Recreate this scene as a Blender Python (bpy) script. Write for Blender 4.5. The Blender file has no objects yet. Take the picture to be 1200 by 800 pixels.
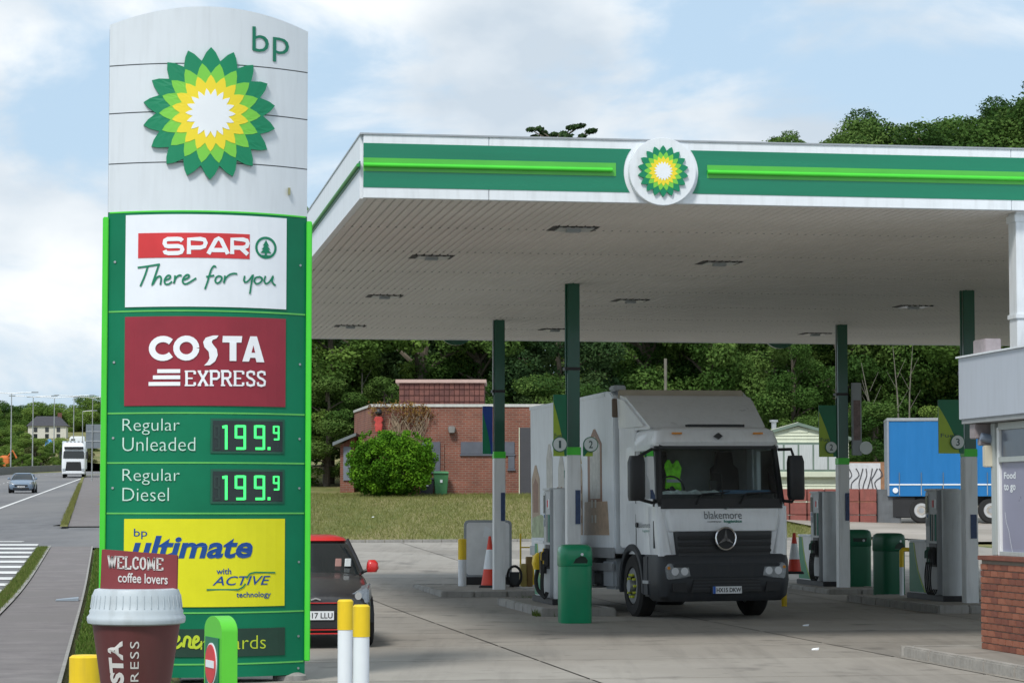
import bpy, bmesh, math, random
import numpy as np
from mathutils import Vector, Matrix
from mathutils.geometry import tessellate_polygon
random.seed(7); R = math.radians; PI = math.pi
scene = bpy.context.scene; COL = scene.collection

# ---------------- camera ----------------
F_, CH, HOR = 2950., 1.75, 592.
PITCH = math.atan((HOR-400)/F_); CP, SP = math.cos(PITCH), math.sin(PITCH)
cam = bpy.data.cameras.new('camera'); cam.sensor_width = 36; cam.lens = F_/1200*36
cam.clip_start = .1; cam.clip_end = 6000
camo = bpy.data.objects.new('camera', cam); COL.objects.link(camo)
camo.location = (0, 0, CH); camo.rotation_euler = (PI/2+PITCH, 0, 0); scene.camera = camo
scene.view_settings.view_transform = 'Standard'; scene.view_settings.look = 'None'
scene.view_settings.gamma = 1; scene.view_settings.exposure = 0.62
# ---------------- sky and sun ----------------
SUN_EL, SUN_AZ = R(50), R(205)          # azimuth the light comes from (0 = +Y, clockwise)
world = bpy.data.worlds.new("World"); scene.world = world; world.use_nodes = True
wn, wl = world.node_tree.nodes, world.node_tree.links; wn.clear()
out = wn.new('ShaderNodeOutputWorld'); bg = wn.new('ShaderNodeBackground'); bg.inputs[1].default_value = .1
sky = wn.new('ShaderNodeTexSky'); sky.sky_type = 'NISHITA'; sky.sun_disc = False
sky.sun_elevation = SUN_EL; sky.sun_rotation = SUN_AZ; sky.dust_density = 1.5; sky.air_density = 1.0
tc = wn.new('ShaderNodeTexCoord'); sep = wn.new('ShaderNodeSeparateXYZ'); wl.new(tc.outputs['Generated'], sep.inputs[0])
mp = wn.new('ShaderNodeMapping'); mp.inputs['Scale'].default_value = (1, 1, 2.2); mp.inputs['Location'].default_value = (3.1, 1.7, .35)
wl.new(tc.outputs['Generated'], mp.inputs[0])
n1 = wn.new('ShaderNodeTexNoise'); n1.inputs['Scale'].default_value = 6.4; n1.inputs['Detail'].default_value = 9; n1.inputs['Roughness'].default_value = .55
n1.inputs['Distortion'].default_value = .35
wl.new(mp.outputs[0], n1.inputs['Vector'])
rp = wn.new('ShaderNodeValToRGB'); rp.color_ramp.elements[0].position = .42; rp.color_ramp.elements[1].position = .57
rp.color_ramp.interpolation = 'EASE'
wl.new(n1.outputs['Fac'], rp.inputs[0])
n2 = wn.new('ShaderNodeTexNoise'); n2.inputs['Scale'].default_value = 9; n2.inputs['Detail'].default_value = 6
mp2 = wn.new('ShaderNodeMapping'); mp2.inputs['Scale'].default_value = (1, 1, 1.6); mp2.inputs['Location'].default_value = (.4, .2, .9)
wl.new(tc.outputs['Generated'], mp2.inputs[0]); wl.new(mp2.outputs[0], n2.inputs['Vector'])
cr = wn.new('ShaderNodeValToRGB'); cr.color_ramp.elements[0].position = .36; cr.color_ramp.elements[1].position = .60
cr.color_ramp.elements[0].color = (4.1, 4.7, 5.3, 1); cr.color_ramp.elements[1].color = (6.7, 6.9, 7.0, 1)
wl.new(n2.outputs['Fac'], cr.inputs[0])
# thin high veil over the clear blue
veil = wn.new('ShaderNodeMixRGB'); veil.inputs[0].default_value = .85; veil.inputs[2].default_value = (3.5, 4.7, 5.9, 1)
wl.new(sky.outputs[0], veil.inputs[1])
mx = wn.new('ShaderNodeMixRGB'); fm = wn.new('ShaderNodeMath'); fm.operation = 'MULTIPLY'; fm.inputs[1].default_value = .95
wl.new(rp.outputs[0], fm.inputs[0]); wl.new(fm.outputs[0], mx.inputs[0])
wl.new(veil.outputs[0], mx.inputs[1]); wl.new(cr.outputs[0], mx.inputs[2])
wl.new(mx.outputs[0], bg.inputs[0]); wl.new(bg.outputs[0], out.inputs[0])
sl = bpy.data.lights.new('sun', 'SUN'); sl.energy = 1.8; sl.angle = R(12); sl.color = (1, .96, .9)
so = bpy.data.objects.new('sun', sl); COL.objects.link(so)
sd = Vector((math.sin(SUN_AZ)*math.cos(SUN_EL), math.cos(SUN_AZ)*math.cos(SUN_EL), math.sin(SUN_EL)))
so.rotation_euler = sd.to_track_quat('Z', 'Y').to_euler(); so.location = (0, 0, 60)

# ---------------- geometry of the view, used to find real positions ----------------
def ray(px, py):
    return Vector((px-600, F_*CP-(400-py)*SP, F_*SP+(400-py)*CP))
def on_y(px, py, Y):
    d = ray(px, py); t = Y/d.y; return Vector((d.x*t, Y, CH+d.z*t))
def on_z(px, py, z=0.):
    d = ray(px, py); t = (z-CH)/d.z; return Vector((d.x*t, d.y*t, z))
def on_plane(px, py, o, yaw, off=0.):
    """local x,z on the vertical plane through o (local y = off), turned by yaw"""
    d = ray(px, py); M = Matrix.Rotation(-yaw, 3, 'Z'); c = M @ (Vector((0, 0, CH))-Vector(o)); dd = M @ d
    t = (off-c.y)/dd.y; p = c+dd*t; return p.x, p.z

# ---------------- materials ----------------
MATS = {}
def mat(name, col, rough=.5, metal=0., var=.12, scale=3., bump=0., bscale=None, dirt=0., emit=0., coat=0., spec=.5, stretch=None, dirtcol=(.09, .08, .065)):
    if name in MATS: return MATS[name]
    m = bpy.data.materials.new(name); m.use_nodes = True; N, L = m.node_tree.nodes, m.node_tree.links
    b = N['Principled BSDF']; b.inputs['Roughness'].default_value = rough; b.inputs['Metallic'].default_value = metal
    b.inputs['Specular IOR Level'].default_value = spec
    if coat: b.inputs['Coat Weight'].default_value = coat; b.inputs['Coat Roughness'].default_value = .08
    t = N.new('ShaderNodeTexCoord'); mpn = N.new('ShaderNodeMapping'); L.new(t.outputs['Object'], mpn.inputs[0])
    if stretch: mpn.inputs['Scale'].default_value = stretch
    n = N.new('ShaderNodeTexNoise'); n.inputs['Scale'].default_value = scale; n.inputs['Detail'].default_value = 6; n.inputs['Roughness'].default_value = .6
    L.new(mpn.outputs[0], n.inputs['Vector'])
    r = N.new('ShaderNodeMapRange'); r.inputs['From Min'].default_value = .25; r.inputs['From Max'].default_value = .75
    r.inputs['To Min'].default_value = 1-var; r.inputs['To Max'].default_value = 1+var; L.new(n.outputs['Fac'], r.inputs[0])
    mul = N.new('ShaderNodeVectorMath'); mul.operation = 'SCALE'; mul.inputs[0].default_value = col; L.new(r.outputs[0], mul.inputs['Scale'])
    last = mul.outputs[0]
    if dirt:
        mp3 = N.new('ShaderNodeMapping'); mp3.inputs['Scale'].default_value = (7, 7, .8); L.new(t.outputs['Object'], mp3.inputs[0])
        d = N.new('ShaderNodeTexNoise'); d.inputs['Scale'].default_value = 2.1; d.inputs['Detail'].default_value = 8; L.new(mp3.outputs[0], d.inputs['Vector'])
        dr = N.new('ShaderNodeMapRange'); dr.inputs['From Min'].default_value = .48; dr.inputs['From Max'].default_value = .8
        dr.inputs['To Max'].default_value = dirt; L.new(d.outputs['Fac'], dr.inputs[0])
        mxn = N.new('ShaderNodeMixRGB'); L.new(dr.outputs[0], mxn.inputs[0]); L.new(last, mxn.inputs[1]); mxn.inputs[2].default_value = (*dirtcol, 1)
        last = mxn.outputs[0]
    L.new(last, b.inputs['Base Color'])
    rr = N.new('ShaderNodeMapRange'); rr.inputs['To Min'].default_value = max(0, rough-.1); rr.inputs['To Max'].default_value = min(1, rough+.12)
    L.new(n.outputs['Fac'], rr.inputs[0]); L.new(rr.outputs[0], b.inputs['Roughness'])
    if bump:
        bn = N.new('ShaderNodeTexNoise'); bn.inputs['Scale'].default_value = bscale or scale*6; bn.inputs['Detail'].default_value = 5
        L.new(mpn.outputs[0], bn.inputs['Vector']); bb = N.new('ShaderNodeBump'); bb.inputs['Strength'].default_value = bump; bb.inputs['Distance'].default_value = .02
        L.new(bn.outputs['Fac'], bb.inputs['Height']); L.new(bb.outputs[0], b.inputs['Normal'])
    if emit:
        b.inputs['Emission Color'].default_value = (*col, 1); b.inputs['Emission Strength'].default_value = emit
    MATS[name] = m; return m
def brick_mat(name, c1, c2, mortar, s=1., dirt=.25):
    if name in MATS: return MATS[name]
    m = bpy.data.materials.new(name); m.use_nodes = True; N, L = m.node_tree.nodes, m.node_tree.links; b = N['Principled BSDF']
    b.inputs['Roughness'].default_value = .9
    t = N.new('ShaderNodeTexCoord'); sp_ = N.new('ShaderNodeSeparateXYZ'); L.new(t.outputs['Object'], sp_.inputs[0])
    ad = N.new('ShaderNodeMath'); L.new(sp_.outputs[0], ad.inputs[0]); L.new(sp_.outputs[1], ad.inputs[1])
    cb = N.new('ShaderNodeCombineXYZ'); L.new(ad.outputs[0], cb.inputs[0]); L.new(sp_.outputs[2], cb.inputs[1])
    br = N.new('ShaderNodeTexBrick'); br.inputs['Color1'].default_value = (*c1, 1); br.inputs['Color2'].default_value = (*c2, 1); br.inputs['Mortar'].default_value = (*mortar, 1)
    br.inputs['Scale'].default_value = 1; br.inputs['Brick Width'].default_value = .225*s; br.inputs['Row Height'].default_value = .075*s
    br.inputs['Mortar Size'].default_value = .009*s; br.inputs['Bias'].default_value = -.1; L.new(cb.outputs[0], br.inputs['Vector'])
    n = N.new('ShaderNodeTexNoise'); n.inputs['Scale'].default_value = .9; n.inputs['Detail'].default_value = 8; L.new(t.outputs['Object'], n.inputs['Vector'])
    r = N.new('ShaderNodeMapRange'); r.inputs['From Min'].default_value = .3; r.inputs['From Max'].default_value = .7; r.inputs['To Min'].default_value = 1-dirt; r.inputs['To Max'].default_value = 1+dirt
    L.new(n.outputs['Fac'], r.inputs[0]); mu = N.new('ShaderNodeVectorMath'); mu.operation = 'SCALE'; L.new(br.outputs['Color'], mu.inputs[0]); L.new(r.outputs[0], mu.inputs['Scale'])
    L.new(mu.outputs[0], b.inputs['Base Color'])
    bb = N.new('ShaderNodeBump'); bb.inputs['Strength'].default_value = .5; bb.inputs['Distance'].default_value = .01; bb.invert = True
    L.new(br.outputs['Fac'], bb.inputs['Height']); L.new(bb.outputs[0], b.inputs['Normal'])
    MATS[name] = m; return m
def glass_mat(name, tint=(.6, .66, .66), rough=.03, refl=1.0):
    if name in MATS: return MATS[name]
    m = bpy.data.materials.new(name); m.use_nodes = True; N, L = m.node_tree.nodes, m.node_tree.links; N.clear()
    o = N.new('ShaderNodeOutputMaterial'); tr = N.new('ShaderNodeBsdfTransparent'); tr.inputs[0].default_value = (*tint, 1)
    g = N.new('ShaderNodeBsdfGlossy'); g.inputs['Roughness'].default_value = rough; g.inputs[0].default_value = (refl, refl, refl, 1)
    fr = N.new('ShaderNodeFresnel'); fr.inputs[0].default_value = 1.5; mxs = N.new('ShaderNodeMixShader')
    L.new(fr.outputs[0], mxs.inputs[0]); L.new(tr.outputs[0], mxs.inputs[1]); L.new(g.outputs[0], mxs.inputs[2]); L.new(mxs.outputs[0], o.inputs[0])
    MATS[name] = m; return m
def leaf_mat(name, c0, c1, c2, trans=.25):
    if name in MATS: return MATS[name]
    m = bpy.data.materials.new(name); m.use_nodes = True; N, L = m.node_tree.nodes, m.node_tree.links; b = N['Principled BSDF']
    b.inputs['Roughness'].default_value = .7; b.inputs['Specular IOR Level'].default_value = .08
    a = N.new('ShaderNodeAttribute'); a.attribute_name = 'tint'
    oi = N.new('ShaderNodeObjectInfo'); ad = N.new('ShaderNodeMath'); ad.operation = 'MULTIPLY_ADD'; L.new(oi.outputs['Random'], ad.inputs[0]); ad.inputs[1].default_value = .42; L.new(a.outputs['Fac'], ad.inputs[2])
    rp_ = N.new('ShaderNodeValToRGB'); e = rp_.color_ramp.elements; e[0].color = (*c0, 1); e[0].position = .1; e[1].color = (*c2, 1); e[1].position = 1.1 if False else 1.0
    k = e.new(.55); k.color = (*c1, 1); L.new(ad.outputs[0], rp_.inputs[0]); L.new(rp_.outputs[0], b.inputs['Base Color'])
    tl = N.new('ShaderNodeBsdfTranslucent'); L.new(rp_.outputs[0], tl.inputs[0]); mxs = N.new('ShaderNodeMixShader'); mxs.inputs[0].default_value = trans
    L.new(b.outputs[0], mxs.inputs[1]); L.new(tl.outputs[0], mxs.inputs[2]); L.new(mxs.outputs[0], N['Material Output'].inputs[0])
    MATS[name] = m; return m

def ground_mat(name, c0, c1, scale, bump=.3, c2=None, s2=.25, rough=.9, stretch=(1, 1, 1), oil=0.):
    m = bpy.data.materials.new(name); m.use_nodes = True; N, L = m.node_tree.nodes, m.node_tree.links; b = N['Principled BSDF']
    b.inputs['Roughness'].default_value = rough; b.inputs['Specular IOR Level'].default_value = .3
    t = N.new('ShaderNodeTexCoord'); g = N.new('ShaderNodeNewGeometry')
    mpn = N.new('ShaderNodeMapping'); mpn.inputs['Scale'].default_value = stretch; L.new(g.outputs['Position'], mpn.inputs[0])
    n = N.new('ShaderNodeTexNoise'); n.inputs['Scale'].default_value = scale; n.inputs['Detail'].default_value = 10; n.inputs['Roughness'].default_value = .7; L.new(mpn.outputs[0], n.inputs['Vector'])
    r = N.new('ShaderNodeValToRGB'); r.color_ramp.elements[0].position = .35; r.color_ramp.elements[1].position = .65
    r.color_ramp.elements[0].color = (*c0, 1); r.color_ramp.elements[1].color = (*c1, 1); L.new(n.outputs['Fac'], r.inputs[0]); last = r.outputs[0]
    if c2:
        n2_ = N.new('ShaderNodeTexNoise'); n2_.inputs['Scale'].default_value = s2; n2_.inputs['Detail'].default_value = 7; L.new(mpn.outputs[0], n2_.inputs['Vector'])
        rr = N.new('ShaderNodeMapRange'); rr.inputs['From Min'].default_value = .42; rr.inputs['From Max'].default_value = .62; L.new(n2_.outputs['Fac'], rr.inputs[0])
        mxn = N.new('ShaderNodeMixRGB'); L.new(rr.outputs[0], mxn.inputs[0]); L.new(last, mxn.inputs[1]); mxn.inputs[2].default_value = (*c2, 1); last = mxn.outputs[0]
    if oil:
        n3 = N.new('ShaderNodeTexNoise'); n3.inputs['Scale'].default_value = 1.3; n3.inputs['Detail'].default_value = 5; L.new(g.outputs['Position'], n3.inputs['Vector'])
        r3 = N.new('ShaderNodeMapRange'); r3.inputs['From Min'].default_value = .58; r3.inputs['From Max'].default_value = .72; r3.inputs['To Max'].default_value = oil; L.new(n3.outputs['Fac'], r3.inputs[0])
        mx3 = N.new('ShaderNodeMixRGB'); L.new(r3.outputs[0], mx3.inputs[0]); L.new(last, mx3.inputs[1]); mx3.inputs[2].default_value = (.05, .047, .043, 1); last = mx3.outputs[0]
        mr = N.new('ShaderNodeMapping'); mr.inputs['Rotation'].default_value = (0, 0, -R(9.1)); mr.inputs['Scale'].default_value = (1.4, .07, 1); L.new(g.outputs['Position'], mr.inputs[0])
        n4 = N.new('ShaderNodeTexNoise'); n4.inputs['Scale'].default_value = 1.6; n4.inputs['Detail'].default_value = 8; n4.inputs['Roughness'].default_value = .65; L.new(mr.outputs[0], n4.inputs['Vector'])
        r4 = N.new('ShaderNodeMapRange'); r4.inputs['From Min'].default_value = .5; r4.inputs['From Max'].default_value = .75; r4.inputs['To Max'].default_value = .35; L.new(n4.outputs['Fac'], r4.inputs[0])
        mx4 = N.new('ShaderNodeMixRGB'); L.new(r4.outputs[0], mx4.inputs[0]); L.new(last, mx4.inputs[1]); mx4.inputs[2].default_value = (.10, .093, .083, 1); last = mx4.outputs[0]
        v5 = N.new('ShaderNodeTexVoronoi'); v5.inputs['Scale'].default_value = 1.7; L.new(g.outputs['Position'], v5.inputs['Vector'])
        r5 = N.new('ShaderNodeMapRange'); r5.inputs['From Min'].default_value = .10; r5.inputs['From Max'].default_value = .04; r5.inputs['To Max'].default_value = .4; L.new(v5.outputs['Distance'], r5.inputs[0])
        mx5 = N.new('ShaderNodeMixRGB'); L.new(r5.outputs[0], mx5.inputs[0]); L.new(last, mx5.inputs[1]); mx5.inputs[2].default_value = (.07, .065, .06, 1); last = mx5.outputs[0]
        oi = N.new('ShaderNodeObjectInfo'); ro = N.new('ShaderNodeMapRange'); ro.inputs['To Min'].default_value = .82; ro.inputs['To Max'].default_value = 1.1; L.new(oi.outputs['Random'], ro.inputs[0])
        sc_ = N.new('ShaderNodeVectorMath'); sc_.operation = 'SCALE'; L.new(last, sc_.inputs[0]); L.new(ro.outputs[0], sc_.inputs['Scale']); last = sc_.outputs[0]
    L.new(last, b.inputs['Base Color'])
    bn = N.new('ShaderNodeTexNoise'); bn.inputs['Scale'].default_value = scale*8; bn.inputs['Detail'].default_value = 4; L.new(mpn.outputs[0], bn.inputs['Vector'])
    bb = N.new('ShaderNodeBump'); bb.inputs['Strength'].default_value = bump; bb.inputs['Distance'].default_value = .03; L.new(bn.outputs['Fac'], bb.inputs['Height']); L.new(bb.outputs[0], b.inputs['Normal'])
    MATS[name] = m; return m

# ---------------- mesh builder ----------------
def ident(p): return p
class MB:
    def __init__(s, warp=None): s.v = []; s.f = []; s.m = []; s.warp = warp
    def add(s, vs, fs, mi=0):
        b = len(s.v); s.v += [tuple(v) for v in vs]; s.f += [tuple(b+i for i in f) for f in fs]; s.m += [mi]*len(fs); return s
    def box(s, x0, x1, y0, y1, z0, z1, mi=0):
        if x0 > x1: x0, x1 = x1, x0
        if y0 > y1: y0, y1 = y1, y0
        if z0 > z1: z0, z1 = z1, z0
        v = [(x, y, z) for z in (z0, z1) for y in (y0, y1) for x in (x0, x1)]
        return s.add(v, [(0, 2, 3, 1), (4, 5, 7, 6), (0, 1, 5, 4), (2, 6, 7, 3), (0, 4, 6, 2), (1, 3, 7, 5)], mi)
    def hexa(s, b, t, mi=0):   # b,t four points each, counter-clockwise from above
        return s.add(list(b)+list(t), [(3, 2, 1, 0), (4, 5, 6, 7), (0, 1, 5, 4), (1, 2, 6, 5), (2, 3, 7, 6), (3, 0, 4, 7)], mi)
    def tube(s, pts, r, n=8, mi=0, cap=True):
        pts = [Vector(p) for p in pts]; k = len(pts); rs = r if isinstance(r, (list, tuple)) else [r]*k
        vs = []; up = None
        for i, p in enumerate(pts):
            d = (pts[min(i+1, k-1)]-pts[max(i-1, 0)]).normalized()
            if up is None: up = Vector((0, 0, 1)) if abs(d.z) < .9 else Vector((1, 0, 0))
            a = d.cross(up).normalized(); up = a.cross(d).normalized()
            for j in range(n):
                t = 2*PI*j/n; vs.append(p+(a*math.cos(t)+up*math.sin(t))*rs[i])
        fs = [(i*n+j, i*n+(j+1) % n, (i+1)*n+(j+1) % n, (i+1)*n+j) for i in range(k-1) for j in range(n)]
        if cap: fs += [tuple(range(n))[::-1], tuple((k-1)*n+j for j in range(n))]
        return s.add(vs, fs, mi)
    def lathe(s, prof, c=(0, 0, 0), n=24, mi=0):
        vs = []
        for r, z in prof:
            for j in range(n):
                t = 2*PI*j/n; vs.append((c[0]+r*math.cos(t), c[1]+r*math.sin(t), c[2]+z))
        k = len(prof); fs = [(i*n+j, i*n+(j+1) % n, (i+1)*n+(j+1) % n, (i+1)*n+j) for i in range(k-1) for j in range(n)]
        fs += [tuple(range(n))[::-1], tuple((k-1)*n+j for j in range(n))]
        return s.add(vs, fs, mi)
    def loft(s, secs, mi=0, cs=4, cap=True):
        """secs: (z,x0,x1,y0,y1,r) rounded rectangles stacked in z"""
        vs = []; n = 4*(cs+1)
        for z, x0, x1, y0, y1, r in secs:
            for (cx, cy, a0) in ((x1-r, y0+r, -PI/2), (x1-r, y1-r, 0), (x0+r, y1-r, PI/2), (x0+r, y0+r, PI)):
                for j in range(cs+1):
                    a = a0+PI/2*j/cs; vs.append((cx+r*math.cos(a), cy+r*math.sin(a), z))
        k = len(secs); fs = [(i*n+j, i*n+(j+1) % n, (i+1)*n+(j+1) % n, (i+1)*n+j) for i in range(k-1) for j in range(n)]
        if cap: fs += [tuple(range(n))[::-1], tuple((k-1)*n+j for j in range(n))]
        return s.add(vs, fs, mi)
    def poly(s, pts, y0, y1, mi=0, ax='xz'):
        """prism from a 2D outline; front face at y0, back at y1 (toward +y)"""
        n = len(pts)
        def P(p, d): return (p[0], d, p[1]) if ax == 'xz' else ((d, p[0], p[1]) if ax == 'yz' else (p[0], p[1], d))
        ar = sum(pts[i][0]*pts[(i+1) % n][1]-pts[(i+1) % n][0]*pts[i][1] for i in range(n))
        if ar < 0: pts = pts[::-1]
        tri = tessellate_polygon([[Vector((p[0], p[1], 0)) for p in pts]])
        vs = [P(p, y0) for p in pts]+[P(p, y1) for p in pts]
        fs = []
        for t in tri:
            a, b, c = t
            cr_ = (pts[b][0]-pts[a][0])*(pts[c][1]-pts[a][1])-(pts[c][0]-pts[a][0])*(pts[b][1]-pts[a][1])
            if cr_ < 0: a, c = c, a
            fs += [(a, b, c), (c+n, b+n, a+n)]
        fs += [(i, i+n, (i+1) % n+n, (i+1) % n) for i in range(n)]
        return s.add(vs, fs, mi)
    def disc(s, cx, cz, r, y0, y1, n=28, mi=0): return s.poly([(cx+r*math.cos(2*PI*i/n), cz+r*math.sin(2*PI*i/n)) for i in range(n)], y0, y1, mi)
    def wheel(s, c, r, w, n=28, mi=0):   # tyre, axis along x
        pr_ = [(r*.6, -w/2), (r*.9, -w/2), (r, -w*.36), (r, w*.36), (r*.9, w/2), (r*.6, w/2)]; vs = []
        for rr, x in pr_:
            for j in range(n):
                t = 2*PI*j/n; vs.append((c[0]+x, c[1]+rr*math.cos(t), c[2]+rr*math.sin(t)))
        k = len(pr_); fs = [(i*n+j, (i+1)*n+j, (i+1)*n+(j+1) % n, i*n+(j+1) % n) for i in range(k-1) for j in range(n)]
        fs += [(j, (j+1) % n, (k-1)*n+(j+1) % n, (k-1)*n+j) for j in range(n)]
        return s.add(vs, fs, mi)
    def stroke(s, pts, w, y0, y1, mi=0):
        """flat ribbon of width w along 2D points in xz; w may be a list"""
        n = len(pts); ws = w if isinstance(w, (list, tuple)) else [w]*n; Lp = []; Rp = []
        for i in range(n):
            a = pts[max(i-1, 0)]; b = pts[min(i+1, n-1)]; dx, dz = b[0]-a[0], b[1]-a[1]; l = math.hypot(dx, dz) or 1
            nx, nz = -dz/l*ws[i]/2, dx/l*ws[i]/2; Lp.append((pts[i][0]+nx, pts[i][1]+nz)); Rp.append((pts[i][0]-nx, pts[i][1]-nz))
        vs = [(p[0], y0, p[1]) for p in Lp]+[(p[0], y0, p[1]) for p in Rp]+[(p[0], y1, p[1]) for p in Lp]+[(p[0], y1, p[1]) for p in Rp]
        fs = []
        for i in range(n-1):
            fs += [(i, n+i, n+i+1, i+1), (2*n+i, i, i+1, 2*n+i+1), (n+i, 3*n+i, 3*n+i+1, n+i+1)]
        fs += [(0, 2*n, 3*n, n), (n-1, 2*n-1, 4*n-1, 3*n-1)]
        return s.add(vs, fs, mi)
    def build(s, name, mats, parent=None, loc=None, rot=None, smooth=0, bevel=0., warp=None, kind=None, label=None):
        if not isinstance(mats, (list, tuple)): mats = [mats]
        me = bpy.data.meshes.new(name); w = warp or s.warp
        me.from_pydata([w(v) for v in s.v] if w else s.v, [], s.f)
        for m_ in mats: me.materials.append(m_)
        if len(mats) > 1: me.polygons.foreach_set('material_index', s.m)
        if bevel:
            bm = bmesh.new(); bm.from_mesh(me); ed = [e for e in bm.edges if len(e.link_faces) == 2 and e.calc_face_angle(0) > R(40)]
            bmesh.ops.bevel(bm, geom=ed, offset=bevel, segments=2, affect='EDGES', clamp_overlap=True); bm.to_mesh(me); bm.free()
        me.update()
        if smooth: me.shade_smooth(); me.set_sharp_from_angle(angle=R(smooth))
        o = bpy.data.objects.new(name, me); COL.objects.link(o)
        if parent: o.parent = parent
        if loc is not None: o.location = loc
        if rot is not None: o.rotation_euler = rot
        if kind: o['kind'] = kind
        if label: o['label'] = label
        return o
def thing(name, label, cat, loc=(0, 0, 0), yaw=0., group=None, rot=None):
    o = bpy.data.objects.new(name, None); COL.objects.link(o); o.empty_display_size = .3; o.location = loc
    o.rotation_euler = rot if rot else (0, 0, yaw); o['label'] = label; o['category'] = cat
    if group: o['group'] = group
    return o
def tag(o, label, cat, group=None):
    o['label'] = label; o['category'] = cat
    if group: o['group'] = group
    return o
def dup(root, loc, yaw=None, label=None, scale=None, rot=None):
    r = root.copy(); COL.objects.link(r); r.location = loc
    if yaw is not None: r.rotation_euler = (0, 0, yaw)
    if scale: r.scale = scale
    if label: r['label'] = label
    for ch in list(root.children):
        c = ch.copy(); COL.objects.link(c); c.parent = r
        for g in list(ch.children): d = g.copy(); COL.objects.link(d); d.parent = c
    return r
_tc = {}
def txt(s, box, y, mat_, parent, name='lettering', bold=0., depth=.004, warp=None, shear=0., rot90=False, spacing=1., keep=False):
    """letters fitted into box=(x0,x1,z0,z1) on the local xz plane, facing -y"""
    cu = bpy.data.curves.new('t', 'FONT'); cu.body = s; cu.size = 1; cu.offset = bold; cu.shear = shear; cu.space_character = spacing; cu.resolution_u = 3
    o = bpy.data.objects.new('t', cu); COL.objects.link(o); bpy.context.view_layer.update()
    me = bpy.data.meshes.new_from_object(o.evaluated_get(bpy.context.evaluated_depsgraph_get())); bpy.data.objects.remove(o)
    n = len(me.vertices); co = np.empty(n*3); me.vertices.foreach_get('co', co); co = co.reshape(-1, 3)
    a, b = co[:, 0].copy(), co[:, 1].copy()
    if rot90: a, b = -b, a
    x0, x1, z0, z1 = box; sx = (x1-x0)/(a.max()-a.min()); sz = (z1-z0)/(b.max()-b.min())
    X = x0+(a-a.min())*sx; Z = z0+(b-b.min())*sz
    vs = [(X[i], y, Z[i]) for i in range(n)]; fs = [tuple(p.vertices) for p in me.polygons]
    bpy.data.meshes.remove(me)
    mb = MB(); mb.add(vs, fs)
    if depth:   # side walls from boundary edges
        cnt = {}
        for f in fs:
            for i in range(len(f)): cnt[(f[i], f[(i+1) % len(f)])] = 1
        mb.add([(v[0], v[1]+depth, v[2]) for v in vs], []); 
        for (p, q) in cnt:
            if (q, p) not in cnt: mb.f.append((q, p, p+n, q+n)); mb.m.append(0)
    return mb.build(name, mat_, parent, warp=warp)
def sub(parent, name, mb, m, **k): return mb.build(name, m, parent, **k)

# ---------------- palette ----------------
WHITE = mat('white_paint', (.80, .82, .83), .45, var=.05, dirt=.22, scale=1.2)
PANEL = mat('header_white', (.66, .71, .76), .4, var=.04, dirt=.10, scale=1.)
DGREEN = mat('dark_green', (.0, .155, .075), .4, var=.12, scale=.8)
PGREEN = mat('panel_green', (.0, .165, .078), .45, var=.22, scale=.9, spec=.3)
CGREEN = mat('column_green', (.0, .085, .045), .35, var=.12, coat=.4)
LIME = mat('lime_green', (.07, .65, .04), .35, var=.05)
LIME2 = mat('petal_lime', (.19, .58, .06), .4, var=.03)
YEL2 = mat('petal_yellow', (.85, .68, .03), .4, var=.03)
PETW = mat('petal_white', (.80, .84, .88), .4, var=.03)
PETG = mat('petal_green', (.0, .22, .10), .4, var=.05)
BLACK = mat('black_plastic', (.018, .018, .02), .5, var=.2)
DGREY = mat('dark_grey_plastic', (.045, .05, .055), .55, var=.15, dirt=.2)
RUB = mat('rubber', (.018, .018, .018), .85, var=.2, bump=.2)
STEEL = mat('galvanised_steel', (.42, .44, .46), .45, .7, var=.15)
CHROME = mat('chrome', (.75, .75, .77), .15, 1., var=.03)
YELLOW = mat('yellow_paint', (.80, .55, .01), .5, var=.1, dirt=.3)
BOLW = mat('bollard_white', (.76, .80, .84), .5, var=.05, dirt=.2)
RED = mat('red_paint', (.60, .02, .02), .35, var=.08, coat=.5)
GREY = mat('grey_paint', (.33, .36, .39), .5, var=.1)
WGLASS = glass_mat('window_glass')
DGLASS = mat('dark_glass', (.015, .02, .022), .08, var=.1, spec=.8)

# ================= frames =================
A = R(9.1); CA, SA = math.cos(A), math.sin(A); F0 = Vector((-1.76, 29.55, 0))
def UV(u, v, z=0.): return Vector((F0.x+u*CA-v*SA, F0.y+u*SA+v*CA, z))
def toUV(x, y): dx, dy = x-F0.x, y-F0.y; return dx*CA+dy*SA, -dx*SA+dy*CA
def sstep(a, b, x): t = min(1, max(0, (x-a)/(b-a))); return t*t*(3-2*t)
def T0(Y):
    if Y < 42: return 0.
    if Y < 60: return .0215*(Y-42)**2/36
    return .0215*(Y-51)
KN = list(range(-20, 130, 2))+list(range(130, 1400, 10))
def TY(Y):   # piecewise linear through the knots so overlaid sheets stay parallel
    if Y <= -20: return 0.
    i = int((Y+20)//2) if Y < 130 else 75+int((Y-130)//10)
    i = min(i, len(KN)-2); a, b = KN[i], KN[i+1]; t = (Y-a)/(b-a); return T0(a)*(1-t)+T0(b)*t
def G(x, Y):
    z = TY(Y); u, v = toUV(x, Y)
    if Y > 80.6:
        e = min(Y-80.6, 19.4)*.0525+max(0, min(Y, 150)-100)*.02
        z += e*sstep(-1, 3, u)*(1-sstep(17, 24, u)*.75)
    if Y > 120: z += (Y-120)*.16*sstep(-5, 60, x)*(1 if Y < 330 else 0)+ (210*.16*sstep(-5, 60, x) if Y >= 330 else 0)
    if u < -18: z += .9*sstep(-18, -30, u) if False else .9*(1-sstep(-30, -18, u))
    return z

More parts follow.
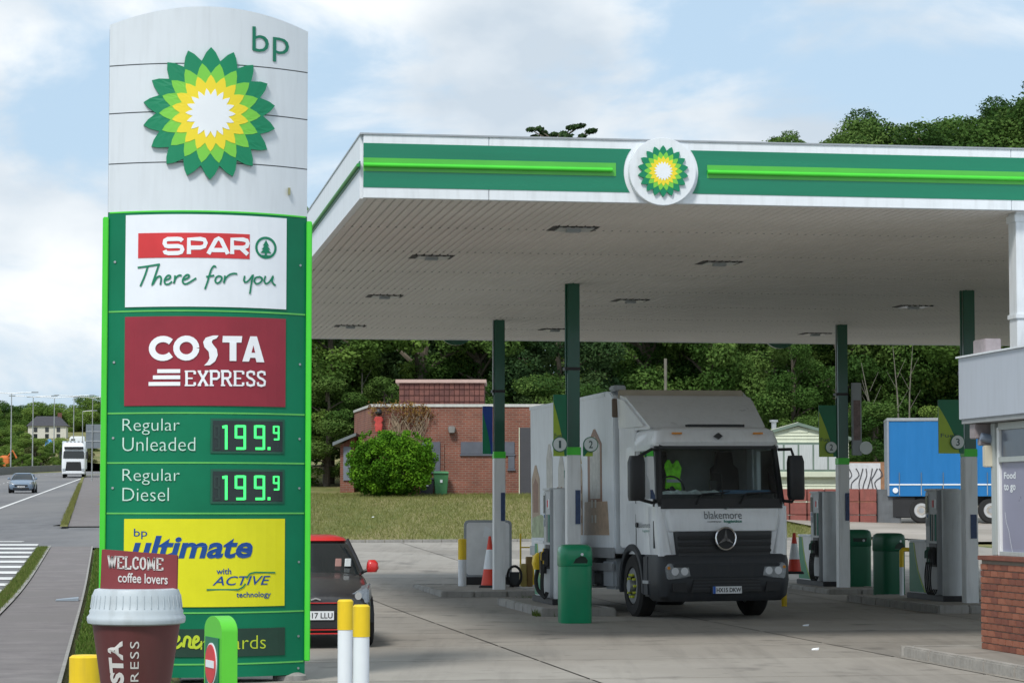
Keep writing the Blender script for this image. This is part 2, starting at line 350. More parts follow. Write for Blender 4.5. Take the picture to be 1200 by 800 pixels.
# ================= ground =================
GRASS = ground_mat('grass_ground', (.085, .115, .022), (.20, .19, .065), 3.2, .9, (.23, .20, .085), .35, stretch=(1, .35, 1))
gx = sorted(set(list(range(-60, 61, 2))+list(range(-400, -60, 20))+list(range(60, 401, 20))+[-3000, -1500, -800, 800, 1500, 3000]))
gy = [-60]+KN[::1]; gy = [y for y in gy if y < 130 or y % 20 == 10 or y == 130]+[2500, 4500]
mb = MB(); W = len(gx)
vs = [(x, y, (G(x, y) if y < 1400 else 28.)-.06) for y in gy for x in gx]
mb.add(vs, [(j*W+i, j*W+i+1, (j+1)*W+i+1, (j+1)*W+i) for j in range(len(gy)-1) for i in range(W-1)])
mb.build('grass_ground', GRASS, kind='structure', smooth=60)
def shift(v): return max(0, v-235)**2*.0009        # the main road bends right, far off
def strip(name, mat_, u0, u1, v0, v1, off, uf0=None, uf1=None, step=2., kind='structure', parent=None, bend=False):
    """sheet between two lines of the site grid, laid on the terrain"""
    mbs = MB(); vs_ = []; v = v0; vv = []
    while v < v1-1e-6: vv.append(v); v += step if v < 120 else 8
    vv.append(v1)
    for v in vv:
        a = uf0(v) if uf0 else u0; b = uf1(v) if uf1 else u1
        n = 1
        for k in range(n+1):
            u = a+(b-a)*k/n+(shift(v) if bend else 0); p = UV(u, v); vs_.append((p.x, p.y, TY(p.y)+off))
    mbs.add(vs_, [(2*i, 2*i+1, 2*i+3, 2*i+2) for i in range(len(vv)-1)])
    return mbs.build(name, mat_, parent, kind=kind)
ASPH = ground_mat('asphalt', (.125, .125, .13), (.18, .18, .185), 1.2, .3, (.205, .20, .198), .12, stretch=(1, .25, 1))
PATHM = ground_mat('footpath_asphalt', (.155, .14, .14), (.225, .205, .20), 1.5, .4, (.18, .165, .16), .5)
KERB = mat('kerb_concrete', (.30, .29, .27), .9, var=.2, bump=.3, dirt=.4)
PAINTW = mat('road_paint', (.70, .70, .68), .7, var=.15, scale=2., dirt=.3)
strip('main_road', ASPH, -17, -3.4, -35, 900, .0, bend=True, uf0=lambda v: -17 if v > 20 else -17, uf1=lambda v: -4.6 if v > 70 else -5.0)
strip('entrance_road', ASPH, -5.0, -2.2, 46, 68, .006)
strip('footpath', PATHM, -4.57, -3.4, -30, 46, .05)
strip('far_footpath', PATHM, -4.4, -2.3, 66, 900, .05, bend=True, uf0=lambda v: -4.4-(v-66)*.006, uf1=lambda v: -2.3)
strip('footpath_edging', KERB, -3.4, -3.36, -30, 46, .055)
strip('road_kerb', KERB, -4.66, -4.57, -30, 46, .075)
EDGEG = ground_mat('kerb_moss', (.13, .14, .035), (.20, .18, .06), 2., .5)
strip('mossy_kerb', EDGEG, 0, 0, 64.5, 300, .09, uf0=lambda v: -4.68-(v-66)*.006, uf1=lambda v: -4.4-(v-66)*.006, bend=True)
VERGE = ground_mat('verge_grass', (.045, .10, .015), (.10, .17, .03), 4., 1.)
strip('roadside_verge', VERGE, 0, 0, -30, 45, .02, uf0=lambda v: -4.92, uf1=lambda v: -4.66)
strip('inner_verge', VERGE, -3.3, -2.3, -30, 43, .03)
# painted lines
strip('edge_line', PAINTW, 0, 0, 60, 330, .012, uf0=lambda v: -8.5+(v-90)*.0185, uf1=lambda v: -8.3+(v-90)*.0185, bend=True, step=4)
k = 0
mb = MB()
v = 70.
while v < 330:
    for uu in (-12.1,):
        pts = [UV(uu+shift(v), v), UV(uu+.12+shift(v), v), UV(uu+.12+shift(v+3), v+3), UV(uu+shift(v+3), v+3)]
        mb.add([(p.x, p.y, TY(p.y)+.012) for p in pts], [(0, 1, 2, 3)])
    v += 9
mb.build('lane_dashes', PAINTW, kind='structure')
for i in range(12):
    v = 15.4+i*2.95; mb = MB(); vs = []
    for (a, b) in ((-15, 1.6), (-5.02, 0.)):
        for d in (0, 1.25):
            p = UV(a, v+b+d); vs.append((p.x, p.y, TY(p.y)+.012))
    mb.add(vs, [(0, 2, 3, 1)]); mb.build('road_hatch_stripe', PAINTW, kind='structure')
pA = UV(-15, 15.4+35.6+1.6); pB = UV(-5.6, 15.4+35.6); mb = MB()
mb.add([(pA.x, pA.y, TY(pA.y)+.012), (pB.x, pB.y, TY(pB.y)+.012), (pB.x, pB.y+.6, TY(pB.y+.6)+.012), (pA.x, pA.y+.6, TY(pA.y+.6)+.012)], [(0, 1, 2, 3)])
mb.build('hatch_border_line', PAINTW, kind='structure')

# forecourt of cast concrete bays
CONC = ground_mat('forecourt_concrete', (.30, .278, .245), (.34, .315, .278), .9, .35, (.275, .252, .22), .22, oil=.45)
SEAL = ground_mat('joint_sealant', (.14, .13, .115), (.18, .165, .15), 2.)
LIGHTC = ground_mat('pale_concrete', (.33, .29, .25), (.42, .38, .33), 1.2, .3, (.28, .25, .21), .3)
def back_v(u):   # where the forecourt ends
    return 49.0 if u < 21 else 78.
mb = MB(); us = [-2.2, 3, 6, 9, 12, 15, 18, 21]; 
vss = [-29+i*2. for i in range(40)]
nn = len(vss)
pts = []
for v in vss:
    for u in us:
        p = UV(u, min(v, 49-u*.158*0)); pts.append((p.x, p.y, TY(p.y)-.012))
mb.add(pts, [(j*8+i, j*8+i+1, (j+1)*8+i+1, (j+1)*8+i) for j in range(nn-1) for i in range(7)])
court = mb.build('forecourt', SEAL, kind='structure')
rows = [-29, -23.5, -18, -12.5, -7.2, -4.2, -1.1, 1.9, 5.0, 8.1, 11.2, 14.3, 18.5, 22.7, 26.9, 31.5, 36.5, 42, 49]
cols = [-2.2, 1.9, 6.1, 10.3, 14.4, 18.6, 22.8]
for i in range(len(rows)-1):
    for j in range(len(cols)-1):
        g_ = .016; a, b, c, d = cols[j]+g_, cols[j+1]-g_, rows[i]+.028, rows[i+1]-.028
        vsn = max(2, int((d-c)/1.4)+1); pts = []
        for kk in range(vsn):
            v = c+(d-c)*kk/(vsn-1)
            for u in (a, b): p = UV(u, v); pts.append((p.x, p.y, TY(p.y)+.0))
        m2 = MB(); m2.add(pts, [(2*k_, 2*k_+1, 2*k_+3, 2*k_+2) for k_ in range(vsn-1)])
        # skirt so the bay has depth
        m2.add([(p[0], p[1], p[2]-.05) for p in pts], [])
        n_ = len(pts); m2.f += [(1, 0, n_, n_+1)]; m2.m += [0]
        m2.build('concrete_slab', CONC, court)
mb = MB(); pts = []; v = 46.; rowsn = 0
while v <= 90:
    for u in (21.5 if v > 49.5 else 22.9, 26, 30, 34, 40, 55): p = UV(u, v); pts.append((p.x, p.y, G(p.x, p.y)+.03))
    rowsn += 1; v += 2
mb.add(pts, [(j*6+i, j*6+i+1, (j+1)*6+i+1, (j+1)*6+i) for j in range(rowsn-1) for i in range(5)])
mb.build('rear_yard', LIGHTC, kind='structure')
mb = MB()
for i in range(44):   # low kerb at the foot of the grass bank
    a = -2.2+i*.6
    if a > 21: break
    p, q = UV(a+.01, 49.02), UV(a+.59, 49.02); r_, s_ = UV(a+.59, 49.16), UV(a+.01, 49.16)
    z = TY(p.y); mb.hexa([(t.x, t.y, z-.05) for t in (p, q, r_, s_)], [(t.x, t.y, z+.09) for t in (p, q, r_, s_)])
mb.build('bank_kerb', KERB, kind='stuff')

# ================= emblem =================
def star(cx, cz, rt, rv, off, n=18):
    pts = []
    for i in range(n):
        a0 = R(90)+2*PI*i/n+off; a1 = a0+PI/n; am = a0+PI/n/2; an = a1+PI/n/2
        for (r, a) in ((rt, a0), ((rt+rv)/2*1.012+.014*rt, am-.012), (rv, a1), ((rt+rv)/2*1.012+.014*rt, an+.012)): pts.append((cx+r*math.cos(a), cz+r*math.sin(a)))
    return pts
def star_solid(mb, cx, cz, pts, y0, y1):
    n = len(pts); vs = []
    for t in (0, .2, .4, .6, .8, 1.):
        vs += [(cx+(p[0]-cx)*t, y0, cz+(p[1]-cz)*t) for p in pts]
    vs += [(p[0], y1, p[1]) for p in pts]
    fs = [(k*n+i, (k+1)*n+i, (k+1)*n+(i+1) % n, k*n+(i+1) % n) for k in range(6) for i in range(n)]
    return mb.add(vs, fs)
def emblem(parent, cx, cz, r, y, d=.05, warp=None, holder='sunburst_emblem'):
    mb = MB(); star_solid(mb, cx, cz, star(cx, cz, r, r*.80, 0), y-d, y); e = mb.build(holder, PETG, parent, warp=warp)
    for nm, rt, rv, off, m_, kk in (('light_green_petals', .76, .60, PI/18, LIME2, 1), ('yellow_petals', .58, .455, 0, YEL2, 2), ('white_centre', .375, .27, PI/18, PETW, 3)):
        mb = MB(); star_solid(mb, cx, cz, star(cx, cz, r*rt, r*rv, off), y-d-.003*kk, y-d+.002); mb.build(nm, m_, e, warp=warp)
    return e

# ================= totem sign =================
TO = (-2.98, 25.35, 0); TYAW = R(11)
tot = thing('totem_sign', 'tall curved green and white fuel station totem with petrol prices and yellow sunburst', 'sign', TO, TYAW)
def tp(px, py): return on_plane(px, py, TO, TYAW, -.27)
XL, XR = tp(125, 500)[0], tp(361.5, 500)[0]; XC = (XL+XR)/2; HW = (XR-XL)/2; SAG = .34
def tw(v):      # bend flat work onto the bowed front
    x = (v[0]-XC)/HW; return (v[0], v[1]-SAG*(1-min(1, x*x)), v[2])
def tbox(x0, x1, y0, y1): a = tp(x0, y1); b = tp(x1, y0); return a[0], b[0], a[1], b[1]
def TZ(py): return tp(241, py)[1]
def bowed(x0, x1, z0, z1, y0, y1, n=16, ztop=None):
    mb = MB(); vs = []
    for i in range(n+1):
        x = x0+(x1-x0)*i/n; zt = z1 if ztop is None else ztop(x)
        vs += [(x, y0, z0), (x, y0, zt), (x, y1, z0), (x, y1, zt)]
    fs = []
    for i in range(n):
        a = 4*i; b = a+4; fs += [(a, b, b+1, a+1), (a+2, a+3, b+3, b+2), (a, a+2, b+2, b), (a+1, b+1, b+3, a+3)]
    fs += [(0, 1, 3, 2), (4*n, 4*n+2, 4*n+3, 4*n+1)]; return mb.add(vs, fs)
def body_panel(name, py0, py1, m_, ztop=None, gap=.006, d=0.):
    z1 = TZ(py0)-gap; z0 = TZ(py1)+gap; zt = ztop
    mb = MB(); n = 20; vs = []
    for i in range(n+1):
        t = -1+2*i/n; x = XC+HW*t; yb = SAG*.9*(1-t*t); z_ = z1 if zt is None else zt(t)
        vs += [(x, -SAG*(1-t*t)-.04+d, z0), (x, -SAG*(1-t*t)-.04+d, z_), (x, yb+.04-d, z0), (x, yb+.04-d, z_)]
    fs = []
    for i in range(n):
        a = 4*i; b = a+4; fs += [(a, b, b+1, a+1), (a+2, a+3, b+3, b+2), (a, a+2, b+2, b), (a+1, b+1, b+3, a+3)]
    fs += [(0, 1, 3, 2), (4*n, 4*n+2, 4*n+3, 4*n+1)]
    mb.add(vs, fs); return mb.build(name, m_, tot, smooth=40)
YF = -.045      # print sits this far in front of the chord before bending
zt8 = TZ(12.5); zt31 = TZ(34)+.03
seam = [None, 77, 133, 192, 250]
body_panel('header_panel', 40, 77, PANEL, ztop=lambda t: zt8-(zt8-zt31)*t*t+.02)
body_panel('header_panel', 77, 133, PANEL); body_panel('header_panel', 133, 192, PANEL); body_panel('header_panel', 192, 249, PANEL)
SEAMM = mat('panel_seam', (.12, .13, .14), .7); LSEAM = mat('lime_seam', (.12, .50, .10), .5)
hb = body_panel('core', 20, 790, SEAMM, ztop=lambda t: zt8-(zt8-zt31)*t*t-.02, d=.012)
greens = [249, 365, 484, 542, 601, 717, 777, 793]; gp = []
for i in range(7): gp.append(body_panel('sign_panel', greens[i], greens[i+1], PGREEN, gap=.004))
for i in range(0, 7):   # lime trim at each joint
    z = TZ(greens[i]); bowed(XC-HW*.985, XC+HW*.985, z-.009, z+.006, -.046, -.03).build('trim_strip', LIME if i == 0 else LSEAM, tot, warp=tw)
for sx, n_ in ((-1, 0), (1, 1)):
    mb = MB(); x = XC+sx*(HW+.022); mb.box(x-.028, x+.028, -.07, .06, TZ(788 if sx < 0 else 777), TZ(254)); mb.build('edge_bar', LIME, tot, bevel=.008)
mb = MB(); xf = tp(345, 797)[0]; 
for xx in (xf-.02, XL+.3): mb = MB(); mb.lathe([(.17, -.02), (.17, .05), (.1, .09), (.1, .2)], (xx, 0, 0)); mb.build('footing', KERB, tot, smooth=30)
for i in range(7):
    for sx in (-1, 1):
        zz_ = (TZ(greens[i])+TZ(greens[i+1]))/2; xx_ = XC+sx*HW*.93
        MB().disc(xx_, zz_, .012, YF-.006, YF+.004, 10).build('panel_fixing', STEEL, gp[i], warp=tw)
# emblem and header letters
cx, cz = tp(245.5, 135.5); er = TZ(55)-TZ(132)
emblem(tot, cx, cz, er, YF-.0, .04, warp=tw)
LET = mat('letter_green', (.0, .17, .095), .4, var=.04)
txt('bp', tbox(295, 340, 34, 71), YF-.005, LET, tot, warp=tw, bold=-.005)
mb = MB(); x, z = tp(340, 223); mb.box(x-.012, x+.012, YF-.03, YF, z-.035, z+.035); mb.build('key_lock', mat('brass', (.4, .38, .2), .4, .6), tot, warp=tw)
# spar panel
a = tbox(147, 337, 255, 359); spn = bowed(a[0], a[1], a[2], a[3], YF-.006, YF+.01).build('shop_advert', mat('print_white', (.80, .84, .90), .4, var=.04), tot, warp=tw)
REDP = mat('print_red', (.62, .035, .04), .4, var=.1)
a = tbox(162, 292, 275.5, 302); bowed(a[0], a[1], a[2], a[3], YF-.010, YF-.005).build('red_band', REDP, spn, warp=tw)
PW = mat('print_letter_white', (.86, .88, .92), .4, var=.02); PG = mat('print_letter_green', (.0, .20, .10), .4, var=.04)
# wide rounded letters of the shop name drawn as strokes
def strokes(parent, name, lines, w, m_, y=YF-.014, warp=tw):
    mb = MB()
    for ln in lines: mb.stroke(ln, w, y, y+.003)
    return mb.build(name, m_, parent, warp=warp)
def arc(cx, cz, rx, rz, a0, a1, n=8): return [(cx+rx*math.cos(R(a0+(a1-a0)*i/n)), cz+rz*math.sin(R(a0+(a1-a0)*i/n))) for i in range(n+1)]
def L2(px, py): return tp(px, py)
def pl(*ps): return [tp(*p) for p in ps]
sw = .042
lines = [pl((213, 283.5), (211, 281.5), (207, 281), (196, 281), (193, 282.5), (192.5, 286), (194, 288.8), (197, 289.4), (208, 289.4), (212, 290.5), (213, 293.5), (211.5, 296.5), (208, 297.5), (197, 297.5), (193.5, 296.5), (192.5, 294)),
         pl((220.5, 299), (220.5, 281.5), (234, 281.5), (238.5, 282.5), (240, 286), (238.5, 290), (234, 291.5), (222, 291.5)),
         pl((243, 299), (252, 282.5), (255, 281), (258, 282.5), (266, 299)), pl((247.5, 294.5), (262, 294.5)),
         pl((271, 299), (271, 281.5), (284, 281.8), (288.5, 283), (289.5, 286), (288.5, 289.5), (284, 291.5), (273, 291.5)), pl((281, 291.5), (289.5, 299))]
strokes(spn, 'lettering', lines, sw, PW)
cx, cz = tp(311.5, 290.5); rr = tp(324, 290)[0]-cx
strokes(spn, 'tree_roundel', [arc(cx, cz, rr*.93, rr*.93, 0, 360, 36)], .024, PG, YF-.0105)
mb = MB()
for (yt, yb, hw) in ((.72, .18, .30), (.35, -.18, .42), (.02, -.5, .55)): mb.poly([(cx, cz+rr*yt), (cx+rr*hw, cz+rr*yb), (cx-rr*hw, cz+rr*yb)], YF-.0145-yt*.001, YF-.01)
mb.box(cx-rr*.09, cx+rr*.09, YF-.0135, YF-.01, cz-rr*.75, cz-rr*.4); mb.box(cx-rr*.4, cx+rr*.4, YF-.0135, YF-.01, cz-rr*.8, cz-rr*.7); mb.build('tree_logo', PG, spn, warp=tw)
# handwriting "There for you"
def sm(pts, k=3):   # Catmull-Rom smoothing
    o = []
    for i in range(len(pts)-1):
        p0, p1, p2, p3 = pts[max(i-1, 0)], pts[i], pts[i+1], pts[min(i+2, len(pts)-1)]
        for j in range(k):
            t = j/k; o.append(tuple(.5*((2*p1[c])+(-p0[c]+p2[c])*t+(2*p0[c]-5*p1[c]+4*p2[c]-p3[c])*t*t+(-p0[c]+3*p1[c]-3*p2[c]+p3[c])*t**3) for c in (0, 1)))
    return o+[pts[-1]]
H = [[(161.5, 313), (172, 312), (187, 310)], [(173, 312), (170, 322), (164.5, 335)], [(186, 310), (182, 322), (178, 334.5), (183, 326), (187, 324), (188.5, 327), (187.5, 334)],
     [(192.5, 329), (198, 327), (199, 324), (196, 323.5), (192.5, 328), (193, 333), (197, 333.5), (201, 330.5)], [(204.5, 323.5), (204, 329), (203, 333), (205, 327), (209, 323.5), (212, 324)],
     [(213, 329), (219, 327), (221, 324), (218, 323), (214, 327), (213.5, 332), (218, 333.5), (229, 327)],
     [(252, 314.5), (249.5, 313), (246, 318), (242.5, 330), (239, 340)], [(240.5, 325.5), (250, 324)], [(256, 324.5), (252.5, 326), (251, 330.5), (253.5, 333), (257, 331), (259, 326.5), (256, 324.5)],
     [(262.5, 324), (262, 329), (261, 333), (263.5, 327), (268, 323), (273, 321.5), (277, 322)],
     [(286, 324), (285, 329.5), (287.5, 331.5), (292, 328), (296, 322.5), (294, 332), (292, 345)], [(303, 325), (299, 326), (297.5, 330.5), (300.5, 333), (305, 331), (307, 326.5), (303, 324.5)],
     [(311, 323.5), (309.5, 329), (311.5, 332.5), (316, 330), (320.5, 323), (319, 329.5), (321.5, 333), (323.5, 334)]]
strokes(spn, 'handwritten_lettering', [sm(pl(*h)) for h in H], .017, PG)
# costa panel
a = tbox(146, 336, 373, 475); cpn = bowed(a[0], a[1], a[2], a[3], YF-.006, YF+.01).build('coffee_advert', mat('print_crimson', (.27, .018, .035), .4, var=.12), tot, warp=tw)
def circ(ax, bx, y0, y1, a0, a1): # arc in px space
    cx_, cy_ = (ax+bx)/2, (y0+y1)/2; rx, ry = (bx-ax)/2, (y1-y0)/2
    return [tp(cx_+rx*math.cos(R(t)), cy_-ry*math.sin(R(t))) for t in np.linspace(a0, a1, 20)]
cw = .062
strokes(cpn, 'lettering', [circ(178, 203, 397.5, 419.5, 42, 318), circ(206, 229, 397.5, 419.5, 0, 360)], cw, PW)
mb = MB(); mb.poly(pl((248.5, 394), (255, 394), (252.5, 397.5), (248, 399), (247, 402), (249, 405), (253, 410), (254, 417), (251, 424), (245, 428.5), (238, 429), (242, 425), (244.5, 420.5), (243.5, 413), (238.5, 407.5), (237, 401.5), (240, 396.5)), YF-.014, YF-.011)
mb.poly(pl((260, 394.5), (283, 394.5), (282, 402), (276, 402), (276, 423.5), (268, 423.5), (268, 402), (259.5, 402)), YF-.014, YF-.011)
mb.poly(pl((292.5, 394.5), (300.5, 394.5), (309.5, 424.5), (300, 424.5), (298.7, 419.5), (292.5, 419.5), (291, 424), (283, 424)), YF-.014, YF-.011); mb.build('lettering', PW, cpn, warp=tw)
mb = MB(); mb.poly(pl((294, 413.5), (298.4, 413.5), (296.3, 405)), YF-.0155, YF-.0145); mb.build('letter_counter', MATS['print_crimson'], cpn, warp=tw)
for i, (a0, y0) in enumerate(((184, 433), (179, 440.2), (174, 447.8))):
    a = tbox(a0, 210.5, y0, y0+4.2); bowed(a[0], a[1], a[2], a[3], YF-.014, YF-.011, 4).build('speed_bar', PW, cpn, warp=tw)
def serif_text(parent, s, x0, x1, y0, y1, m_, w=2.6, conv=tp, y=YF-.014, yd=.003, warp=tw, slope=0.):
    """slab-serif capitals drawn in picture units, mapped to the panel"""
    G_ = {'E': ([[(0, 0), (0, 1)], [(0, 1), (.8, 1)], [(0, .5), (.6, .5)], [(0, 0), (.8, 0)], [(.8, 1), (.8, .78)], [(.8, 0), (.8, .22)], [(-.18, 0), (0, 0)], [(-.18, 1), (0, 1)]], .98),
          'X': ([[(0, 0), (.8, 1)], [(0, 1), (.8, 0)], [(-.12, 0), (.22, 0)], [(.58, 0), (.95, 0)], [(-.12, 1), (.22, 1)], [(.58, 1), (.95, 1)]], 1.0),
          'P': ([[(0, 0), (0, 1)], [(-.18, 1), (.55, 1), (.75, .88), (.75, .58), (.55, .46), (0, .46)], [(-.18, 0), (.25, 0)]], .9),
          'R': ([[(0, 0), (0, 1)], [(-.18, 1), (.55, 1), (.75, .88), (.75, .62), (.55, .5), (0, .5)], [(-.18, 0), (.25, 0)], [(.4, .5), (.78, 0), (.95, 0)]], 1.02),
          'S': ([[(.7, .75), (.68, .95), (.35, 1), (.05, .92), (.02, .68), (.2, .55), (.5, .46), (.72, .32), (.68, .06), (.35, 0), (.05, .05), (0, .25)]], .86),
          'W': ([[(0, 1), (.3, 0)], [(.3, 0), (.58, 1)], [(.58, 1), (.86, 0)], [(.86, 0), (1.14, 1)], [(-.15, 1), (.2, 1)], [(.95, 1), (1.3, 1)]], 1.35),
          'L': ([[(0, 0), (0, 1)], [(-.18, 1), (.25, 1)], [(-.18, 0), (.75, 0), (.75, .25)]], .9),
          'C': ([[(.75, .75), (.7, .95), (.4, 1), (.08, .85), (0, .5), (.08, .15), (.4, 0), (.7, .08), (.76, .25)]], .92),
          'O': ([[(.4, 1), (.1, .85), (0, .5), (.1, .15), (.4, 0), (.7, .15), (.8, .5), (.7, .85), (.4, 1)]], .98),
          'M': ([[(.05, 0), (.05, 1)], [(.05, 1), (.5, .1)], [(.5, .1), (.95, 1)], [(.95, 1), (.95, 0)], [(-.15, 0), (.2, 0)], [(.82, 0), (1.15, 0)], [(-.1, 1), (.1, 1)], [(.9, 1), (1.1, 1)]], 1.25)}
    tot_ = sum(G_[c][1]+.22 for c in s)-.22; k_ = (x1-x0)/tot_; cx_ = x0+.15*k_; mb = MB()
    for c in s:
        for ln in G_[c][0]:
            thin = abs(ln[0][1]-ln[-1][1]) < .01 and len(ln) == 2
            P_ = [conv(cx_+p[0]*k_*1.0, y1-(y1-y0)*p[1]+slope*(cx_-x0)) for p in ln]
            a_ = conv(100, 100); b_ = conv(101, 100); ww = abs(b_[0]-a_[0])*w*(.6 if thin else 1)
            mb.stroke(P_, ww, y, y+yd)
        cx_ += (G_[c][1]+.22)*k_
    return mb.build('serif_lettering', m_, parent, warp=warp)
serif_text(cpn, 'EXPRESS', 216, 310, 435.5, 452, PW, 2.9)
# price panels
PT = mat('price_text', (.55, .74, .66), .5, var=.03); LED = mat('led_green', (.05, .80, .16), .5, var=0, emit=.75)
DISP = mat('display_face', (.018, .030, .030), .25, var=.15)
SEG = {'1': ['b', 'c'], '9': 'abcdfg'}
def digit(mb, d, x, y, w, h, t):   # picture units, drawn as bars
    P_ = {'a': [(x, y), (x+w, y)], 'g': [(x, y+h/2), (x+w, y+h/2)], 'd': [(x, y+h), (x+w, y+h)], 'f': [(x, y), (x, y+h/2)], 'b': [(x+w, y), (x+w, y+h/2)], 'c': [(x+w, y+h/2), (x+w, y+h)]}
    u_ = abs(tp(101, 100)[0]-tp(100, 100)[0])
    for s in SEG[d]:
        (xa, ya), (xb, yb) = P_[s]
        if xa == xb: mb.stroke([tp(xa, ya-t*.35), tp(xb, yb+t*.35)], t*u_, YF-.012, YF-.010)
        else: mb.stroke([tp(xa+t*.1, ya), tp(xb-t*.1, yb)], t*u_, YF-.0123, YF-.0103)
for i, (w1, w2, dy) in enumerate((('Regular', 'Unleaded', 0), ('Regular', 'Diesel', 58.7))):
    txt(w1, tbox(144, 210, 490.5+dy, 509+dy), YF-.006, PT, gp[2+i], warp=tw, bold=-.012)
    txt(w2, tbox(144, 228 if i == 0 else 197.5, 512.5+dy, 528+dy), YF-.006, PT, gp[2+i], warp=tw, bold=-.012)
    a = tbox(245.5, 334.5, 491+dy, 531+dy); fr = bowed(a[0], a[1], a[2], a[3], YF-.004, YF+.01).build('display_frame', CGREEN, gp[2+i], warp=tw)
    a = tbox(248, 332, 493.5+dy, 528.5+dy); bowed(a[0], a[1], a[2], a[3], YF-.007, YF-.002).build('price_display', DISP, gp[2+i], warp=tw)
    mb = MB(); y0 = 499.5+dy; h = 26
    u_ = abs(tp(101, 100)[0]-tp(100, 100)[0])
    mb.stroke([tp(264, y0-1.2), tp(264, y0+h+1.2)], 3.1*u_, YF-.012, YF-.010); mb.stroke([tp(259.5, y0+1.2), tp(264, y0+.4)], 3.4*u_, YF-.0123, YF-.0103)
    mb.build('price_digit', LED, gp[2+i], warp=tw)
    for q_ in ((275.5, 10.5, h, 3.0), (298.5, 10.5, h, 3.0), (321, 6, 15, 2.1)): mb = MB(); digit(mb, '9', q_[0], y0, q_[1], q_[2], q_[3]); mb.build('price_digit', LED, gp[2+i], warp=tw)
    mb = MB()
    mb.box(*(lambda q: (q[0], q[1], YF-.0125, YF-.0105, q[2], q[3]))(tbox(313.5, 317, 523.5+dy, 527+dy)))
    mb.build('decimal_point', LED, gp[2+i], warp=tw)
    # unlit leading digit segments
    mb = MB(); digit(mb, '9', 250.5, y0, 5, h, 2.4); mb.build('unlit_digit', mat('unlit_led', (.022, .042, .038), .4), gp[2+i], warp=tw)
# ultimate panel
a = tbox(145, 335, 607.5, 711); upn = bowed(a[0], a[1], a[2], a[3], YF-.006, YF+.01).build('fuel_advert', mat('print_yellow', (.72, .70, .005), .4, var=.06), tot, warp=tw)
NAVY = mat('print_navy', (.005, .06, .27), .4, var=.05)
txt('bp', tbox(157, 172.5, 619, 631), YF-.01, NAVY, upn, warp=tw)
txt('ultimate', tbox(155.5, 295.5, 627, 654), YF-.01, NAVY, upn, warp=tw, bold=.03, shear=.22)
txt('with', tbox(252.5, 270, 665, 672), YF-.01, NAVY, upn, warp=tw, bold=.01)
txt('ACTIVE', tbox(248, 317, 674, 685), YF-.01, NAVY, upn, warp=tw, bold=.005, shear=.3)
txt('technology', tbox(276, 317.5, 692.5, 701), YF-.01, NAVY, upn, warp=tw, bold=.01)
strokes(upn, 'green_flash', [pl((241, 690), (278, 690), (284, 687), (287, 683)), pl((288, 677), (292, 671.5), (298, 670), (323, 670.5))], .014, PG)
# rewards strip
a = tbox(190, 335, 735, 769); rpn = bowed(a[0], a[1], a[2], a[3], YF-.006, YF+.01).build('rewards_advert', mat('print_near_black', (.012, .045, .028), .4, var=.2), tot, warp=tw)
LY = mat('print_lime', (.50, .62, .03), .4, var=.03)
txt('rewards', tbox(234, 311.5, 743.5, 760), YF-.01, LY, rpn, warp=tw, bold=-.01)
hh = [[(186, 760), (189, 748), (192, 746), (191, 757), (195, 747), (199, 746), (198, 757), (202, 755)], [(203, 752), (208, 749), (209, 745.5), (205, 745), (202, 751), (204, 757), (208, 757), (213, 752)],
      [(214, 757), (216, 747), (219, 745), (222, 748), (221, 756), (226, 757)], [(226, 752), (231, 749), (231, 745.5), (228, 745), (225.5, 751), (227, 757), (231, 757), (235, 753)]]
strokes(rpn, 'handwritten_lettering', [sm(pl(*h)) for h in hh], .028, LY)

# ================= things in front of the totem =================
def bollard(px0, px1, ptop, dia, label, yb=.2, zrec=True, Y=None, base=0., group='yellow topped white bollards'):
    Y = Y or F_*dia/(px1-px0); p = on_y((px0+px1)/2, ptop, Y)
    t = thing('bollard', label, 'bollard', (p.x, Y, TY(Y)+base), 0, group); h = p.z-TY(Y)-base; r = dia/2
    mb = MB(); mb.lathe([(r, -.05), (r, h-yb)], n=20); mb.build('post', BOLW, t, smooth=30)
    mb = MB(); mb.lathe([(r+.003, h-yb), (r+.003, h-.012), (r*.85, h)], n=20); mb.build('yellow_sleeve', YELLOW, t, smooth=30); return t
bollard(82, 118, 767, .17, 'thick yellow topped bollard beside the giant coffee cup, leftmost of all', .15)
bollard(396, 413.5, 702, .105, 'slim yellow and white bollard, left one of the touching pair before the car', .21)
bollard(414, 433, 708, .105, 'slim yellow and white bollard, right one of the touching pair before the car', .205)
bollard(537, 546.5, 631, .165, 'yellow topped white bollard beside the grey notice board on the far island', .42, Y=51.3)
